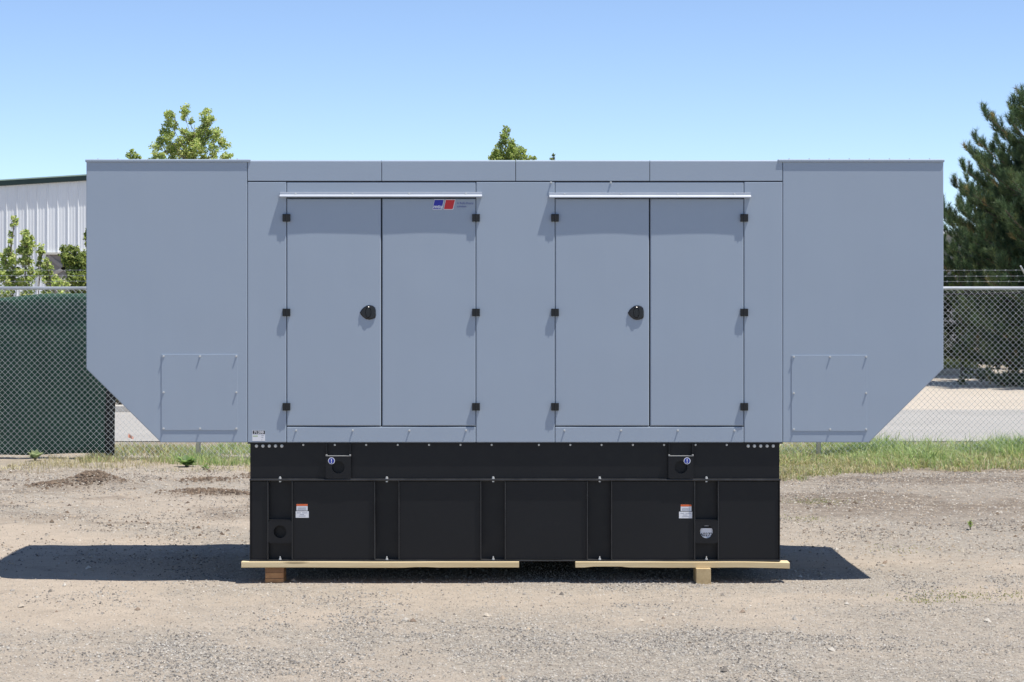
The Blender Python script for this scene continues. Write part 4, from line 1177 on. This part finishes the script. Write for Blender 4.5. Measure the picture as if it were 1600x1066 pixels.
bush = [(x + 6 * ((j * 7) % 3 - 1), y, 15) for x in range(1462, 1660, 22) for j, y in enumerate(range(int(410 + 0.0025 * (x - 1560) ** 2), 572, 24))]
broad_tree('evergreen_bush', 'dense dark evergreen bush behind the kerbed bed, seen through the fence', 64, 1560, bush, 35, pal=[(0.05, 0.07, 0.03), (0.035, 0.05, 0.025), (0.08, 0.10, 0.04), (0.12, 0.13, 0.06)], wts=[4, 4, 2, 0.5], trunk_r=0.08, leaf=0.07, dens=0.8)
# ------------------------------------------------------------------ far side of the road: planter, buildings
bm = bmesh.new()
pl = [(-3.5, 0.0), (-2.2, -0.55), (-0.6, -0.75), (0.8, -0.5), (1.5, 0.3), (1.2, 2.0), (-3.5, 2.4)]
px0, py0 = X(1492, 59), 59 - CAM_D
a = [bm.verts.new((px0 + x - 0.6, py0 + y, 0)) for x, y in pl]; b_ = [bm.verts.new((px0 + x - 0.6, py0 + y, 0.16)) for x, y in pl]
bm.faces.new(b_)
for i in range(len(pl)): bm.faces.new((a[i], a[(i + 1) % len(pl)], b_[(i + 1) % len(pl)], b_[i]))
tag(link('planter_kerb', bm_mesh('planter_kerb', bm, 'kerbc')), kind='structure')
r = np.random.default_rng(8)
n = 5000
x = px0 - 0.6 + r.uniform(-3.3, 1.2, n); y = py0 + r.uniform(-0.25, 1.9, n)
blades('planter_grass', 'yellow green grass on the raised kerbed bed under the pine', x, y, r.uniform(0.05, 0.3, n), r.uniform(0.01, 0.02, n), 0.8, colmix(r, n, [(0.26, 0.29, 0.09), (0.34, 0.33, 0.12), (0.15, 0.20, 0.06)], [3, 2, 2]), 120, z=np.full(n, 0.16))

# white ribbed metal building with a green roof edge
BD = 66.0
M['ribbed'] = paint('white_ribbed_steel', (0.80, 0.82, 0.83), 0.5, var=0.04, nscale=0.6)
M['groof'] = paint('green_roof_trim', (0.022, 0.048, 0.040), 0.5)
M['gline'] = paint('pale_green_drip_edge', (0.34, 0.46, 0.38), 0.45)
M['taupe'] = paint('taupe_door_paint', (0.235, 0.215, 0.20), 0.7)
M['taupe2'] = paint('taupe_trim_paint', (0.30, 0.275, 0.255), 0.7)
M['cream'] = paint('cream_trim', (0.62, 0.60, 0.52), 0.6)
by = BD - CAM_D
bld = thing('metal_building', 'white ribbed metal building with dark green roof edge behind the saplings', 'building', (X(60, BD), by, 0))
def roof_z(px):                                    # underside line of the rake, rising to the right up to the ridge
    pr = 250.0
    u = px if px < pr else 2 * pr - px
    return Z(290.8 - u * 0.062, BD)
k = BD / F
pw = 16.0
for i in range(-14, 46):
    p0, p1 = -7.6 + pw * i, -7.6 + pw * (i + 1)
    if p0 > 60 and p1 < 175: zb = Z(394.5, BD)
    else: zb = -0.05
    bm = bmesh.new()
    prof = [(0.0, 0), (0.02, 0.0), (0.045, -0.032), (0.075, -0.032), (0.10, 0)]
    for m_ in (0.40, 0.70):
        prof += [(m_ - 0.05, 0), (m_ - 0.03, -0.006), (m_ + 0.03, -0.006), (m_ + 0.05, 0)]
    prof += [(1.0, 0)]
    # scale the large rib by panel width
    prof = [((u * (1 if u > 0.11 else 2.0)), y) for u, y in prof]
    lo, hi = [], []
    for u, yv in prof:
        px = p0 + u * pw
        lo.append(bm.verts.new((X(px, BD), by + yv, zb))); hi.append(bm.verts.new((X(px, BD), by + yv, roof_z(px))))
    for q in range(len(prof) - 1): bm.faces.new((lo[q], lo[q + 1], hi[q + 1], hi[q]))
    link('wall_panel', bm_mesh('wall_panel', bm, 'ribbed'), bld)
# solid body behind the sheets, and the roof
bm = bmesh.new()
pts = [(X(-225, BD), -0.05), (X(725, BD), -0.05), (X(725, BD), roof_z(725)), (X(250, BD), roof_z(250)), (X(-225, BD), roof_z(-225))]
add_prism(bm, pts, by + 0.02, by + 14.0)
link('wall_core', bm_mesh('wall_core', bm, 'ribbed'), bld)
bm = bmesh.new()
rp = [(-235, 0), (250, 0), (735, 0)]
t = 0.145
pts = [(X(p, BD), roof_z(p) + 0.004) for p, _ in rp] + [(X(p, BD), roof_z(p) + t) for p, _ in rp[::-1]]
add_prism(bm, pts, by - 0.11, by + 14.2)
rf = link('roof', bm_mesh('roof', bm, 'groof'), bld)
bm = bmesh.new()
pts = [(X(p, BD), roof_z(p) + t + 0.003) for p, _ in rp] + [(X(p, BD), roof_z(p) + t + 0.04) for p, _ in rp[::-1]]
add_prism(bm, pts, by - 0.13, by + 14.3)
link('roof_sheet', bm_mesh('roof_sheet', bm, 'gline'), rf)
# brown door with diagonal bracing below a cream header
dr = box('door', X(72, BD), X(172, BD), by - 0.012, by + 0.015, -0.02, Z(397.5, BD), 'taupe', bld)
box('door_header', X(69, BD), X(175, BD), by - 0.09, by + 0.01, Z(398.0, BD), Z(394.6, BD), 'cream', dr)
def brace(p, q, w=0.055):
    a = Vector((X(p[0], BD), 0, Z(p[1], BD))); b = Vector((X(q[0], BD), 0, Z(q[1], BD)))
    d_ = (b - a).normalized(); s = Vector((-d_.z, 0, d_.x)) * w
    bm = bmesh.new(); add_prism(bm, [((a + s).x, (a + s).z), ((b + s).x, (b + s).z), ((b - s).x, (b - s).z), ((a - s).x, (a - s).z)], by - 0.034, by - 0.013)
    link('brace', bm_mesh('brace', bm, 'taupe2'), dr)
brace((75, 400), (118, 434)); brace((84, 428), (118, 410))
box('cross_rail', X(73, BD), X(172, BD), by - 0.036, by - 0.013, Z(437.5, BD), Z(434.8, BD), 'cream', dr)

# pale low building far behind the pine
M['fwall'] = paint('grey_block_wall', (0.34, 0.335, 0.33), 0.8)
M['froof'] = paint('white_roof_edge', (0.75, 0.76, 0.77), 0.5)
fd = 95.0
fb = thing('flat_building', 'low grey building with white roof edge glimpsed through the pine', 'building', (X(1560, fd), fd - CAM_D, 0))
box('wall', X(1380, fd), X(1900, fd), fd - CAM_D, fd - CAM_D + 12, -0.05, Z(366, fd), 'fwall', fb)
box('roof', X(1372, fd), X(1908, fd), fd - CAM_D - 0.25, fd - CAM_D + 12.3, Z(366, fd) + 0.003, Z(361.5, fd), 'froof', fb, 0.02)

# far-off belt of trees along the horizon, one mass
r = np.random.default_rng(77)
acc = ([], [])
for i in range(150):
    x = -190 + 380 * i / 149 + r.uniform(-1, 1)
    hgt = 3.2 + 2.2 * float(vnoise(np.array([x * 0.12]), np.array([3.0]), 150)[0])
    for q in range(5):
        add_leaves(acc, (x + r.uniform(-1.5, 1.5), 165 + r.uniform(-4, 4), hgt * r.uniform(0.15, 0.75)), hgt * 0.38, 70, 0.7, [(0.09, 0.13, 0.05), (0.13, 0.17, 0.06), (0.07, 0.10, 0.045)], [3, 2, 2], r)
tl = finish_leaves(acc, None, name='treeline')
tag(tl, 'far belt of dark green trees along the horizon', 'trees', kind='stuff')
